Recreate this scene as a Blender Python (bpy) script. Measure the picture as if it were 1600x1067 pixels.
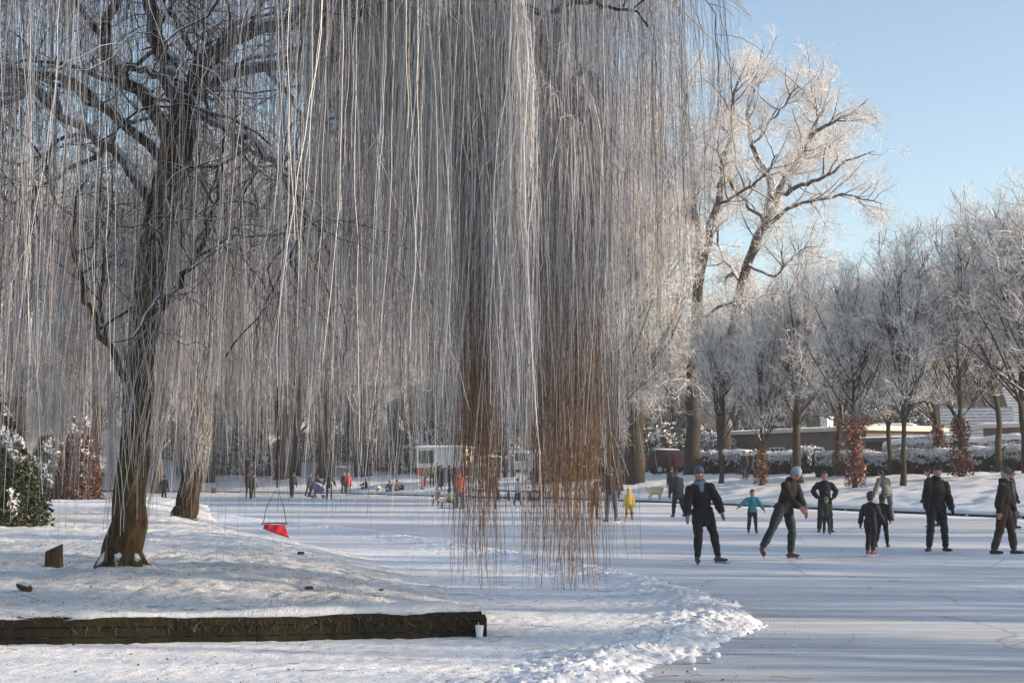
import bpy, math, random
import numpy as np
from mathutils import Vector
for _o in list(bpy.data.objects): bpy.data.objects.remove(_o)
SC = bpy.context.scene
COL = SC.collection
R = math.radians
rng = np.random.default_rng(11)
random.seed(5)

# ------------------------------------------------------------ camera, sky, sun, exposure
F = 2222.2; HOR = 741.0; CH = 1.57
PITCH = math.atan((HOR - 533.5) / F)
cam_d = bpy.data.cameras.new('camera'); cam = bpy.data.objects.new('camera', cam_d); COL.objects.link(cam)
cam_d.lens = 50; cam_d.sensor_width = 36; cam_d.clip_end = 4000; cam_d.clip_start = .1
cam.location = (0, 0, CH); cam.rotation_euler = (R(90) + PITCH, 0, 0)
SC.camera = cam

SUN_EL = 14.5; SUN_AZ = 101.0          # compass style: 0 = +Y, 90 = +X
w = bpy.data.worlds.new('World'); SC.world = w; w.use_nodes = True
nt = w.node_tree; nt.nodes.clear()
sky = nt.nodes.new('ShaderNodeTexSky'); sky.sky_type = 'NISHITA'; sky.sun_disc = False
sky.sun_elevation = R(SUN_EL); sky.sun_rotation = R(SUN_AZ)
sky.air_density = 1.0; sky.dust_density = .5; sky.ozone_density = 1.2; sky.altitude = 0
bg = nt.nodes.new('ShaderNodeBackground'); bg.inputs['Strength'].default_value = .15
out = nt.nodes.new('ShaderNodeOutputWorld')
bw = nt.nodes.new('ShaderNodeRGBToBW'); nt.links.new(sky.outputs[0], bw.inputs[0])      # thin winter haze: the sky is a paler blue
pale = nt.nodes.new('ShaderNodeMix'); pale.data_type = 'RGBA'; pale.inputs[0].default_value = .08
nt.links.new(sky.outputs[0], pale.inputs[6]); nt.links.new(bw.outputs[0], pale.inputs[7]); nt.links.new(pale.outputs[2], bg.inputs[0]); nt.links.new(bg.outputs[0], out.inputs[0])
sd = bpy.data.lights.new('sun', 'SUN'); sd.energy = 5.0; sd.angle = R(.5); sd.color = (1, .80, .60)
sun = bpy.data.objects.new('sun', sd); COL.objects.link(sun)
_sv = Vector((math.sin(R(SUN_AZ)) * math.cos(R(SUN_EL)), math.cos(R(SUN_AZ)) * math.cos(R(SUN_EL)), math.sin(R(SUN_EL))))
sun.rotation_euler = _sv.to_track_quat('Z', 'Y').to_euler(); sun.location = (60, -10, 40)
SC.view_settings.view_transform = 'Standard'; SC.view_settings.look = 'None'
SC.view_settings.exposure = .80; SC.view_settings.gamma = 1; SC.view_settings.use_curve_mapping = False
SC.cycles.max_bounces = 5; SC.cycles.diffuse_bounces = 3; SC.cycles.glossy_bounces = 2
SC.cycles.use_denoising = True; SC.cycles.denoiser = 'OPENIMAGEDENOISE'; SC.cycles.denoising_input_passes = 'RGB_ALBEDO_NORMAL'; SC.cycles.denoising_prefilter = 'ACCURATE'
SC.cycles.pixel_filter_type = 'BLACKMAN_HARRIS'; SC.cycles.filter_width = 1.5

# ------------------------------------------------------------ pixel -> world helpers (positions only)
_cp, _sp = math.cos(PITCH), math.sin(PITCH)
def ray(px, py):
    u = (px - 800) / F; v = (533.5 - py) / F
    return np.array([u, _cp - v * _sp, _sp + v * _cp])
def G(px, py, z=0.0):
    d = ray(px, py); t = (z - CH) / d[2]
    return np.array([d[0] * t, d[1] * t, z])
def AT(px, py, Y):
    d = ray(px, py); t = Y / d[1]
    return np.array([d[0] * t, Y, CH + d[2] * t])

# ------------------------------------------------------------ numpy helpers
def _h2(ix, iy, s):
    h = (ix * 374761393 + iy * 668265263 + s * 974634777) & 0xffffffff
    h = ((h ^ (h >> 13)) * 1274126177) & 0xffffffff
    return ((h ^ (h >> 16)) & 0xffff) / 65535.0
def vn(x, y, s=0):
    x = np.asarray(x, float); y = np.asarray(y, float)
    ix = np.floor(x).astype(np.int64); iy = np.floor(y).astype(np.int64)
    fx = x - ix; fy = y - iy; fx = fx * fx * (3 - 2 * fx); fy = fy * fy * (3 - 2 * fy)
    a = _h2(ix, iy, s); b = _h2(ix + 1, iy, s); c = _h2(ix, iy + 1, s); d = _h2(ix + 1, iy + 1, s)
    return (a * (1 - fx) + b * fx) * (1 - fy) + (c * (1 - fx) + d * fx) * fy
def fbm(x, y, o=4, s=0):
    r = 0; a = .5; t = 0
    for i in range(o):
        r = r + a * vn(x * 2 ** i + 13.7 * i, y * 2 ** i - 7.1 * i, s + i); t += a; a *= .5
    return r / t
def sstep(t): t = np.clip(t, 0, 1); return t * t * (3 - 2 * t)
def pl_dist(x, y, poly):
    """distance and side (+ = left of travel) to a polyline"""
    best = np.full(np.shape(x), 1e9); side = np.zeros(np.shape(x))
    for (ax, ay), (bx, by) in zip(poly[:-1], poly[1:]):
        dx, dy = bx - ax, by - ay; L = dx * dx + dy * dy
        t = np.clip(((x - ax) * dx + (y - ay) * dy) / L, 0, 1)
        d = np.hypot(x - ax - t * dx, y - ay - t * dy)
        s = dx * (y - ay) - dy * (x - ax)
        m = d < best - 1e-9
        best = np.where(m, d, best); side = np.where(m, np.sign(s), side)
    return best, side

def mesh_np(name, V, faces, mats, fm=None, smooth=False, col=None, parent=None):
    """V (n,3); faces: (m,4) or (m,3) int array, or list of such arrays"""
    me = bpy.data.meshes.new(name)
    if not isinstance(faces, (list, tuple)): faces = [faces]
    faces = [f for f in faces if len(f)]
    nl = sum(f.size for f in faces); nf = sum(len(f) for f in faces)
    me.vertices.add(len(V)); me.vertices.foreach_set('co', np.ascontiguousarray(V, dtype=np.float32).ravel())
    me.loops.add(nl); me.polygons.add(nf)
    me.loops.foreach_set('vertex_index', np.concatenate([f.ravel() for f in faces]).astype(np.int32))
    tot = np.concatenate([np.full(len(f), f.shape[1]) for f in faces])
    st = np.concatenate([[0], np.cumsum(tot)[:-1]])
    me.polygons.foreach_set('loop_start', st.astype(np.int32)); me.polygons.foreach_set('loop_total', tot.astype(np.int32))
    if fm is not None: me.polygons.foreach_set('material_index', np.asarray(fm, dtype=np.int32))
    me.polygons.foreach_set('use_smooth', np.full(nf, bool(smooth)))
    for m in (mats if isinstance(mats, (list, tuple)) else [mats]): me.materials.append(m)
    if col is not None:
        ca = me.color_attributes.new('tint', 'FLOAT_COLOR', 'POINT')
        c4 = np.ones((len(V), 4), np.float32); c4[:, :3] = col
        ca.data.foreach_set('color', c4.ravel())
    me.update(); me.validate()
    o = bpy.data.objects.new(name, me); COL.objects.link(o)
    if parent is not None: o.parent = parent
    return o

def tubes(P, Rd, k=3, base=0):
    """P (n,m,3), Rd (n,m) -> verts, quads"""
    P = np.asarray(P, float); n, m, _ = P.shape
    T = np.empty_like(P); T[:, 1:-1] = P[:, 2:] - P[:, :-2]; T[:, 0] = P[:, 1] - P[:, 0]; T[:, -1] = P[:, -1] - P[:, -2]
    T /= np.linalg.norm(T, axis=2, keepdims=True) + 1e-9
    mean = P[:, -1] - P[:, 0]; mean /= np.linalg.norm(mean, axis=1, keepdims=True) + 1e-9
    ref = np.cross(mean, rng.normal(size=(n, 3)) if k < 5 else np.where(np.abs(mean[:, 1:2]) < .9, np.array([[0, 1., 0]]), np.array([[1., 0, 0]])))
    ref /= np.linalg.norm(ref, axis=1, keepdims=True) + 1e-9
    A = ref[:, None, :] - T * np.sum(ref[:, None, :] * T, 2, keepdims=True); A /= np.linalg.norm(A, axis=2, keepdims=True) + 1e-9
    B = np.cross(T, A)
    if k == 2:
        V = np.stack([P + A * Rd[..., None], P - A * Rd[..., None]], 2).reshape(-1, 3)
        i = np.arange(n)[:, None] * m * 2 + np.arange(m - 1)[None] * 2
        Q = np.stack([i, i + 1, i + 3, i + 2], -1).reshape(-1, 4)
        return V, Q + base
    an = np.arange(k) * 2 * math.pi / k
    V = (P[:, :, None] + Rd[:, :, None, None] * (A[:, :, None] * np.cos(an)[None, None, :, None] + B[:, :, None] * np.sin(an)[None, None, :, None])).reshape(-1, 3)
    i0 = (np.arange(n)[:, None, None] * m + np.arange(m - 1)[None, :, None]) * k
    j = np.arange(k)[None, None, :]; j2 = (j + 1) % k
    Q = np.stack([i0 + j, i0 + j2, i0 + k + j2, i0 + k + j], -1).reshape(-1, 4)
    return V, Q + base

class MB:
    """collects pieces into one mesh"""
    def __init__(s): s.V = []; s.F4 = []; s.F3 = []; s.m4 = []; s.m3 = []; s.C = []; s.n = 0
    def add(s, V, Q=None, T=None, m=0, c=(1, 1, 1)):
        V = np.asarray(V, float)
        if Q is not None and len(Q): s.F4.append(np.asarray(Q) + s.n); s.m4.append(np.full(len(Q), m))
        if T is not None and len(T): s.F3.append(np.asarray(T) + s.n); s.m3.append(np.full(len(T), m))
        s.V.append(V); s.C.append(np.broadcast_to(np.asarray(c, float), (len(V), 3))); s.n += len(V)
        return s
    def tubes(s, P, Rd, k=3, m=0, c=(1, 1, 1)):
        V, Q = tubes(P, Rd, k); c = np.asarray(c, float)
        if c.ndim == 3: c = np.repeat(c[:, :, None, :], k, 2).reshape(-1, 3)
        elif c.ndim == 2: c = np.repeat(c, P.shape[1] * k, 0)
        return s.add(V, Q, m=m, c=c)
    def tube(s, pts, rad, k=8, m=0, c=(1, 1, 1)):
        pts = np.asarray(pts, float); rad = np.broadcast_to(np.asarray(rad, float), (len(pts),))
        V, Q = tubes(pts[None], rad[None], max(k, 5) if k != 2 else 2); n = len(V); k = max(k, 5)
        caps = [(0, 1), (len(pts) - 1, -1)]
        V = np.vstack([V, pts[0], pts[-1]]); T = []
        for j in range(k):
            T.append((n, (j + 1) % k, j)); b = (len(pts) - 1) * k; T.append((n + 1, b + j, b + (j + 1) % k))
        return s.add(V, Q, T, m=m, c=c)
    def box(s, c0, size, m=0, rz=0, c=(1, 1, 1), bev=0, rx=0, ry=0):
        x, y, z = [a / 2 for a in size]
        b = min(bev, x * .9, y * .9, z * .9)
        if b <= 0:
            V = np.array([(i, j, k) for i in (-x, x) for j in (-y, y) for k in (-z, z)])
            Q = [(0, 1, 3, 2), (4, 6, 7, 5), (0, 4, 5, 1), (2, 3, 7, 6), (0, 2, 6, 4), (1, 5, 7, 3)]; T = None
        else:
            V = []
            for i in (-1, 1):
                for j in (-1, 1):
                    for k in (-1, 1):
                        V += [(i * (x - b), j * (y - b), k * z), (i * (x - b), j * y, k * (z - b)), (i * x, j * (y - b), k * (z - b))]
            V = np.array(V); id_ = lambda i, j, k, t: ((i * 2 + j) * 2 + k) * 3 + t
            Q = []; T = []
            for k in (0, 1): Q.append([id_(0, 0, k, 0), id_(1, 0, k, 0), id_(1, 1, k, 0), id_(0, 1, k, 0)][::(1 if k else -1)])
            for j in (0, 1): Q.append([id_(0, j, 0, 1), id_(1, j, 0, 1), id_(1, j, 1, 1), id_(0, j, 1, 1)][::(-1 if j else 1)])
            for i in (0, 1): Q.append([id_(i, 0, 0, 2), id_(i, 1, 0, 2), id_(i, 1, 1, 2), id_(i, 0, 1, 2)][::(1 if i else -1)])
            for i in (0, 1):
                for j in (0, 1): Q.append([id_(i, j, 0, 1), id_(i, j, 0, 2), id_(i, j, 1, 2), id_(i, j, 1, 1)])
            for i in (0, 1):
                for k in (0, 1): Q.append([id_(i, 0, k, 0), id_(i, 0, k, 2), id_(i, 1, k, 2), id_(i, 1, k, 0)])
            for j in (0, 1):
                for k in (0, 1): Q.append([id_(0, j, k, 0), id_(0, j, k, 1), id_(1, j, k, 1), id_(1, j, k, 0)])
            for i in (0, 1):
                for j in (0, 1):
                    for k in (0, 1): T.append((id_(i, j, k, 0), id_(i, j, k, 1), id_(i, j, k, 2)))
        for ang, (p, q) in ((rx, (1, 2)), (ry, (2, 0)), (rz, (0, 1))):
            if ang:
                ca, sa = math.cos(ang), math.sin(ang); a_, b_ = V[:, p].copy(), V[:, q].copy()
                V[:, p] = a_ * ca - b_ * sa; V[:, q] = a_ * sa + b_ * ca
        return s.add(V + np.asarray(c0, float), Q, T, m=m, c=c)
    def prism(s, poly, y0, y1, m=0, c=(1, 1, 1)):
        """poly in x,z extruded along y"""
        n = len(poly)
        V = [(x, y0, z) for x, z in poly] + [(x, y1, z) for x, z in poly]
        Q = [(i, (i + 1) % n, n + (i + 1) % n, n + i) for i in range(n)]
        cx = sum(p[0] for p in poly) / n; cz = sum(p[1] for p in poly) / n
        V += [(cx, y0, cz), (cx, y1, cz)]
        T = [(2 * n, (i + 1) % n, i) for i in range(n)] + [(2 * n + 1, n + i, n + (i + 1) % n) for i in range(n)]
        return s.add(V, Q, T, m=m, c=c)
    def ball(s, c0, r, m=0, c=(1, 1, 1), nu=12, nv=8):
        r = np.broadcast_to(np.asarray(r, float), (3,))
        th = np.linspace(0, math.pi, nv + 1)[1:-1]; ph = np.arange(nu) * 2 * math.pi / nu
        V = np.array([(math.sin(t) * math.cos(p), math.sin(t) * math.sin(p), math.cos(t)) for t in th for p in ph] + [(0, 0, 1), (0, 0, -1)])
        Q = [(i * nu + j, (i + 1) * nu + j, (i + 1) * nu + (j + 1) % nu, i * nu + (j + 1) % nu) for i in range(nv - 2) for j in range(nu)]
        a = (nv - 1) * nu
        T = [(a, j, (j + 1) % nu) for j in range(nu)] + [(a + 1, (nv - 2) * nu + (j + 1) % nu, (nv - 2) * nu + j) for j in range(nu)]
        return s.add(V * r + np.asarray(c0, float), Q, T, m=m, c=c)
    def build(s, name, mats, parent=None, smooth=False, col=False, origin=None):
        V = np.vstack(s.V)
        if origin is not None: V = V - np.asarray(origin)
        F = []; M = []
        if s.F4: F.append(np.vstack(s.F4)); M.append(np.concatenate(s.m4))
        if s.F3: F.append(np.vstack(s.F3)); M.append(np.concatenate(s.m3))
        o = mesh_np(name, V, F, mats, np.concatenate(M), smooth, np.vstack(s.C) if col else None, parent)
        if origin is not None: o.location = tuple(origin)
        return o

def tag(o, label=None, cat=None, group=None, kind=None):
    if label: o['label'] = label
    if cat: o['category'] = cat
    if group: o['group'] = group
    if kind: o['kind'] = kind
    return o
def thing(name, label, cat, loc=(0, 0, 0), rz=0, group=None):
    o = bpy.data.objects.new(name, None); COL.objects.link(o); o.empty_display_size = .2
    o.location = tuple(loc); o.rotation_euler = (0, 0, rz)
    return tag(o, label, cat, group)
def dup(root, loc, rz, scale=None, label=None, group=None):
    r = root.copy(); COL.objects.link(r); r.location = tuple(loc); r.rotation_euler = (0, 0, rz)
    if scale: r.scale = (scale,) * 3 if not isinstance(scale, tuple) else scale
    if label: r['label'] = label
    if group: r['group'] = group
    for ch in list(root.children):
        c = ch.copy(); COL.objects.link(c); c.parent = r
        for g in list(ch.children):
            d = g.copy(); COL.objects.link(d); d.parent = c
    return r

# ------------------------------------------------------------ materials
def newmat(name):
    m = bpy.data.materials.new(name); m.use_nodes = True
    return m, m.node_tree, m.node_tree.nodes['Principled BSDF']
def N(nt, t, **kw):
    n = nt.nodes.new(t)
    for k, v in kw.items():
        if k in n.inputs: n.inputs[k].default_value = v
        else: setattr(n, k, v)
    return n
def ramp(nt, src, stops):
    r = nt.nodes.new('ShaderNodeValToRGB'); e = r.color_ramp.elements
    while len(e) < len(stops): e.new(.5)
    for el, (p, c) in zip(e, stops):
        el.position = p; el.color = (*c, 1) if len(c) == 3 else c
    nt.links.new(src, r.inputs[0]); return r.outputs[0]
def coords(nt, scale=(1, 1, 1), rot=(0, 0, 0), obj=True):
    tc = nt.nodes.new('ShaderNodeTexCoord'); mp = nt.nodes.new('ShaderNodeMapping')
    mp.inputs['Scale'].default_value = scale; mp.inputs['Rotation'].default_value = rot
    nt.links.new(tc.outputs['Object'], mp.inputs[0]); return mp.outputs[0]
def noise(nt, vec, scale, detail=4, rough=.6):
    n = N(nt, 'ShaderNodeTexNoise'); n.inputs['Scale'].default_value = scale
    n.inputs['Detail'].default_value = detail; n.inputs['Roughness'].default_value = rough
    nt.links.new(vec, n.inputs['Vector']); return n.outputs[0]
def mixc(nt, fac, a, b, typ='MIX'):
    m = nt.nodes.new('ShaderNodeMix'); m.data_type = 'RGBA'; m.blend_type = typ
    for s, v in ((m.inputs[0], fac), (m.inputs[6], a), (m.inputs[7], b)):
        if hasattr(v, 'node'): nt.links.new(v, s)
        elif isinstance(v, (int, float)): s.default_value = v
        else: s.default_value = (*v, 1)
    return m.outputs[2]
def math_(nt, op, a, b=0.0):
    m = nt.nodes.new('ShaderNodeMath'); m.operation = op
    for s, v in ((m.inputs[0], a), (m.inputs[1], b)):
        if hasattr(v, 'node'): nt.links.new(v, s)
        else: s.default_value = v
    return m.outputs[0]
def bump(nt, bs, h, dist=.02, st=.6):
    b = nt.nodes.new('ShaderNodeBump'); b.inputs['Distance'].default_value = dist; b.inputs['Strength'].default_value = st
    nt.links.new(h, b.inputs['Height']); nt.links.new(b.outputs[0], bs.inputs['Normal'])
def normz(nt):
    g = nt.nodes.new('ShaderNodeNewGeometry'); s = nt.nodes.new('ShaderNodeSeparateXYZ')
    nt.links.new(g.outputs['Normal'], s.inputs[0]); return s.outputs[2]

_plain = {}
def plain(c, rough=.75, var=.25, scale=9, metal=0, fuzz=False):
    key = (tuple(c), rough, var, scale, metal)
    if key in _plain: return _plain[key]
    m, nt, b = newmat('surface_%d' % len(_plain))
    n = noise(nt, coords(nt), scale, 5)
    c = np.array(c, float)
    nt.links.new(ramp(nt, n, [(.25, tuple(c * (1 - var))), (.75, tuple(np.minimum(c * (1 + var), 1)))]), b.inputs['Base Color'])
    b.inputs['Roughness'].default_value = rough; b.inputs['Metallic'].default_value = metal
    bump(nt, b, noise(nt, coords(nt), scale * 5, 3), .004, .5)
    _plain[key] = m; return m

def mat_snow():
    m, nt, b = newmat('snow')
    v = coords(nt)
    n1 = noise(nt, v, 1.3, 6, .6); n2 = noise(nt, v, 14, 5, .7); n3 = noise(nt, v, 60, 3, .6)
    base = ramp(nt, n1, [(.3, (.66, .67, .68)), (.6, (.84, .85, .86))])
    # debris: scraps of bark, leaf and grass on the snow
    sp = noise(nt, v, 22, 4, .75)
    c = mixc(nt, ramp(nt, sp, [(.60, (0, 0, 0)), (.68, (.6, .6, .6))]), base, (.28, .22, .16))
    nt.links.new(c, b.inputs['Base Color']); b.inputs['Roughness'].default_value = .85
    b.inputs['Specular IOR Level'].default_value = .25
    h = math_(nt, 'ADD', n2, math_(nt, 'MULTIPLY', n3, .35)); bump(nt, b, h, .05, .9)
    return m
def mat_clean_snow():
    m, nt, b = newmat('clean_snow'); v = coords(nt)
    nt.links.new(ramp(nt, noise(nt, v, 3, 5), [(.3, (.78, .80, .83)), (.7, (.87, .88, .90))]), b.inputs['Base Color'])
    b.inputs['Roughness'].default_value = .85; b.inputs['Specular IOR Level'].default_value = .25
    bump(nt, b, noise(nt, v, 30, 5, .7), .03, .7); return m
def mat_ice():
    m, nt, b = newmat('ice'); v = coords(nt)
    # skate marks: thin streaks in several directions, over dusty and clear ice
    st = None
    for i, a in enumerate((4, -9, 17, -24, 62)):
        s = noise(nt, coords(nt, (.28, 9 + 3 * i, 1), (0, 0, R(a))), 2.2, 5, .7)
        s = ramp(nt, s, [(.52, (0, 0, 0)), (.62, (1, 1, 1))])
        st = s if st is None else mixc(nt, 1.0, st, s, 'LIGHTEN') if i != 2 else mixc(nt, .6, st, s, 'ADD')
    patch = noise(nt, coords(nt, (.35, 1, 1)), .33, 6, .62)
    dust = noise(nt, v, 2.5, 6, .7)
    base = ramp(nt, patch, [(.33, (.34, .35, .37)), (.45, (.48, .49, .50)), (.60, (.69, .70, .71))])
    c = mixc(nt, math_(nt, 'MULTIPLY', st, .6), base, (.78, .79, .81))
    c = mixc(nt, ramp(nt, dust, [(.55, (0, 0, 0)), (.72, (.6, .6, .6))]), c, (.74, .75, .77))
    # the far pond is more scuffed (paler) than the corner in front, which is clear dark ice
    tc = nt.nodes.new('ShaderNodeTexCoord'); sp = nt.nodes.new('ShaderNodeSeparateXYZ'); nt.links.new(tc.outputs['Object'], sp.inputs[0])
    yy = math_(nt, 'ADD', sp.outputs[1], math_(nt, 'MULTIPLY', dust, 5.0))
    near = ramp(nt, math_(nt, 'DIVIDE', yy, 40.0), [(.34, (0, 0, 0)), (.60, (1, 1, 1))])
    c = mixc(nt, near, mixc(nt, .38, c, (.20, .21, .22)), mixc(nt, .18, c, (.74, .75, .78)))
    # fine blade cuts, both white (powder) and dark (clear ice), and a few long cracks
    wv = None
    for i, a in enumerate((2, -6, 11, 38)):
        q = noise(nt, coords(nt, (.14, 3.2 + 1.7 * i, 1), (0, 0, R(a))), 1.5, 5, .65); q = ramp(nt, q, [(.56, (0, 0, 0)), (.60, (1, 1, 1))]); wv = q if wv is None else mixc(nt, 1.0, wv, q, 'LIGHTEN')
    c = mixc(nt, math_(nt, 'MULTIPLY', wv, .55), c, (.84, .85, .86))
    q = noise(nt, coords(nt, (.13, 2.6, 1), (0, 0, R(-3))), 1.3, 6, .65); c = mixc(nt, ramp(nt, q, [(.54, (0, 0, 0)), (.64, (.55,) * 3)]), c, (.26, .27, .29))
    vo = nt.nodes.new('ShaderNodeTexVoronoi'); vo.feature = 'DISTANCE_TO_EDGE'; vo.inputs['Scale'].default_value = .16
    nd = nt.nodes.new('ShaderNodeVectorMath'); nd.operation = 'ADD'; nn = N(nt, 'ShaderNodeTexNoise'); nn.inputs['Scale'].default_value = .8; nt.links.new(v, nn.inputs['Vector']); nt.links.new(v, nd.inputs[0]); nt.links.new(nn.outputs['Color'], nd.inputs[1]); nt.links.new(nd.outputs[0], vo.inputs['Vector'])
    c = mixc(nt, ramp(nt, vo.outputs['Distance'], [(.0, (.6, .6, .6)), (.006, (0, 0, 0))]), c, (.20, .21, .23))
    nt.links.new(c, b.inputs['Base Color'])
    nt.links.new(ramp(nt, patch, [(.3, (.28,) * 3), (.6, (.6,) * 3)]), b.inputs['Roughness'])
    b.inputs['Specular IOR Level'].default_value = .4
    bump(nt, b, math_(nt, 'ADD', math_(nt, 'MULTIPLY', st, .6), dust), .006, .5)
    return m
def mat_bark(name, c1, c2, snow=.5, moss=None, scale=1.0, sside=True):
    m, nt, b = newmat(name)
    v = coords(nt, (1, 1, .32)); n = noise(nt, v, 15 * scale, 7, .75); n2 = noise(nt, coords(nt), 2.5, 4)
    c = ramp(nt, n, [(.35, c1), (.65, c2)])
    if moss: c = mixc(nt, ramp(nt, n2, [(.45, (0, 0, 0)), (.65, (.8,) * 3)]), c, moss)
    nz = math_(nt, 'ADD', normz(nt), math_(nt, 'MULTIPLY', math_(nt, 'SUBTRACT', noise(nt, coords(nt), 7, 4), .5), 1.1))
    f = ramp(nt, nz, [(snow, (0, 0, 0)), (snow + .14, (1, 1, 1))])
    c = mixc(nt, f, c, (.78, .79, .82))
    nt.links.new(c, b.inputs['Base Color']); b.inputs['Roughness'].default_value = .9
    b.inputs['Specular IOR Level'].default_value = .2
    bump(nt, b, n, .05, .9); return m
def mat_twig(name, a, bb, frost, amt):
    """twigs covered in hoar frost, bare bark showing in places"""
    m, nt, b = newmat(name)
    n = noise(nt, coords(nt), 1.1, 3); c = mixc(nt, ramp(nt, noise(nt, coords(nt), 9, 3), [(amt, (0, 0, 0)), (amt + .2, (1, 1, 1))]), frost, a)
    c = mixc(nt, ramp(nt, n, [(.35, (0, 0, 0)), (.65, (.35,) * 3)]), c, bb)
    nt.links.new(c, b.inputs['Base Color']); b.inputs['Roughness'].default_value = .9; b.inputs['Specular IOR Level'].default_value = .15
    return m
def mat_tint(name, rough=.85, var=.2):
    m, nt, b = newmat(name); at = nt.nodes.new('ShaderNodeAttribute'); at.attribute_name = 'tint'
    c = mixc(nt, ramp(nt, noise(nt, coords(nt), 25, 3), [(.3, (0, 0, 0)), (.7, (var,) * 3)]), at.outputs['Color'], (.08, .07, .06))
    nt.links.new(c, b.inputs['Base Color']); b.inputs['Roughness'].default_value = rough; b.inputs['Specular IOR Level'].default_value = .2
    return m
M_SNOW = mat_snow(); M_CSNOW = mat_clean_snow(); M_ICE = mat_ice()
M_WBARK = mat_bark('willow_bark', (.012, .009, .007), (.12, .075, .038), .62, (.09, .07, .025))
M_LIMB = mat_bark('limb_bark', (.02, .017, .014), (.07, .055, .04), .42)
M_TBARK = mat_bark('tree_bark', (.02, .016, .012), (.075, .055, .038), .5, (.05, .055, .028))
M_OBARK = mat_bark('oak_bark', (.02, .017, .014), (.07, .056, .044), .35)
M_FROST = mat_twig('frosted_twigs', (.32, .27, .22), (.60, .56, .52), (.70, .67, .64), .55)
M_FROST_D = mat_twig('frosted_twigs_thin', (.26, .21, .17), (.56, .52, .48), (.70, .68, .66), .58)
M_TINT = mat_tint('strand'); M_LEAF = mat_tint('leaf', .7)
# ------------------------------------------------------------ terrain
SHORE = [tuple(G(px, py)[:2]) for px, py in ((1600, 812), (1450, 805), (1300, 798), (1150, 791), (1000, 785), (850, 780), (700, 777), (550, 772.5), (400, 770.5), (240, 768.5))]
FARSHORE = [(31, -60), (29, 0), (27, 18), (23, 34)] + SHORE + [(-60, 140), (-110, 150)]
_e = lambda x, y: tuple(G(x, y, .02)[:2])
FRONT = [(-60, 12.2), tuple(G(0, 1008)[:2]), tuple(G(400, 1003)[:2]), tuple(G(752, 995)[:2])]
RIGHT = [FRONT[-1], _e(742, 958), _e(690, 922), _e(640, 897), _e(560, 868), _e(480, 850), _e(400, 834), _e(345, 818), _e(322, 800), (-20.5, 66), (-36, 92), (-80, 118), (-140, 125)]
RIDGE = [_e(*p) for p in ((900, 1085), (975, 1042), (1060, 1012), (1130, 990), (1158, 972), (1125, 944), (1060, 921), (970, 897), (870, 876), (760, 858), (620, 836), (540, 824), (450, 816), (380, 808), (330, 800))]

def h_far(x, y):
    d, s = pl_dist(x, y, FARSHORE)
    s_ = d * np.where(s < 0, 1, -1)          # outside (beyond the kerb) positive
    z = .17 + 1.95 * (1 - np.exp(-np.maximum(s_ - .1, 0) / 10.5))
    z = z + np.clip((y - 138) * .10, 0, 7) * sstep((20 - x) / 40) + np.clip((y - 190) * .01, 0, 3)
    b = fbm(x * .25, y * .25, 3, 5) - .5
    z = z + (b * .5) * sstep((s_ - 1) / 6) + (fbm(x * 1.7, y * 1.7, 3, 9) - .5) * .26 * sstep((s_ - .3) / 2)
    return np.where(s_ > 0, z, -.25), s_
def h_isle(x, y):
    df, sf = pl_dist(x, y, FRONT); dr, sr = pl_dist(x, y, RIGHT)
    sf_ = df * np.where(sf > 0, 1, -1); sr_ = dr * np.where(sr > 0, 1, -1)
    inside = (sf_ > 0) & (sr_ > 0)
    wdt = .12 + np.minimum(np.maximum(sf_, 0) * .9, 2.6)
    z = (.23 + .30 * (1 - np.exp(-np.maximum(sf_, 0) / 11)))
    z = z * sstep(np.maximum(sr_, 0) / wdt * .85 + .15)
    z = z + (fbm(x * .8, y * .8, 4, 21) - .5) * .12 * sstep(sf_ / 2) * sstep(sr_ / 2) + (fbm(x * 6, y * 6, 4, 25) - .5) * .09 * sstep(sr_ / .5)
    # root flare of the willow
    tr = np.hypot(x - TRK[0], y - TRK[1]); z = z + .13 * np.exp(-(tr / .55) ** 2)
    tr = np.hypot(x + 12.6, y - 56); z = z + .35 * np.exp(-(tr / 2.2) ** 2)
    return np.where(inside, z, -.25), np.minimum(sf_, sr_)
TRK = G(190, 893, .36)
def terrain(x, y):
    a, _ = h_far(x, y); b, _ = h_isle(x, y)
    return np.maximum(a, b)
def tz(x, y): return float(max(terrain(np.array([x]), np.array([y]))[0], 0))
def GT(px, py, y0=9, y1=160):
    """where the sight line of a pixel meets the ground"""
    Y = np.linspace(y0, y1, 6000); d = ray(px, py); t = Y / d[1]
    z = CH + d[2] * t; h = np.maximum(terrain(d[0] * t, Y), 0)
    k = np.argmax(h >= z)
    if h[k] < z[k]: k = len(Y) - 1
    return np.array([d[0] * t[k], Y[k], h[k]])
def ON(px, Y):
    """ground point at depth Y in the column px"""
    x = (px - 800) / F * Y / _cp
    return np.array([x, Y, tz(x, Y)])

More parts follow.
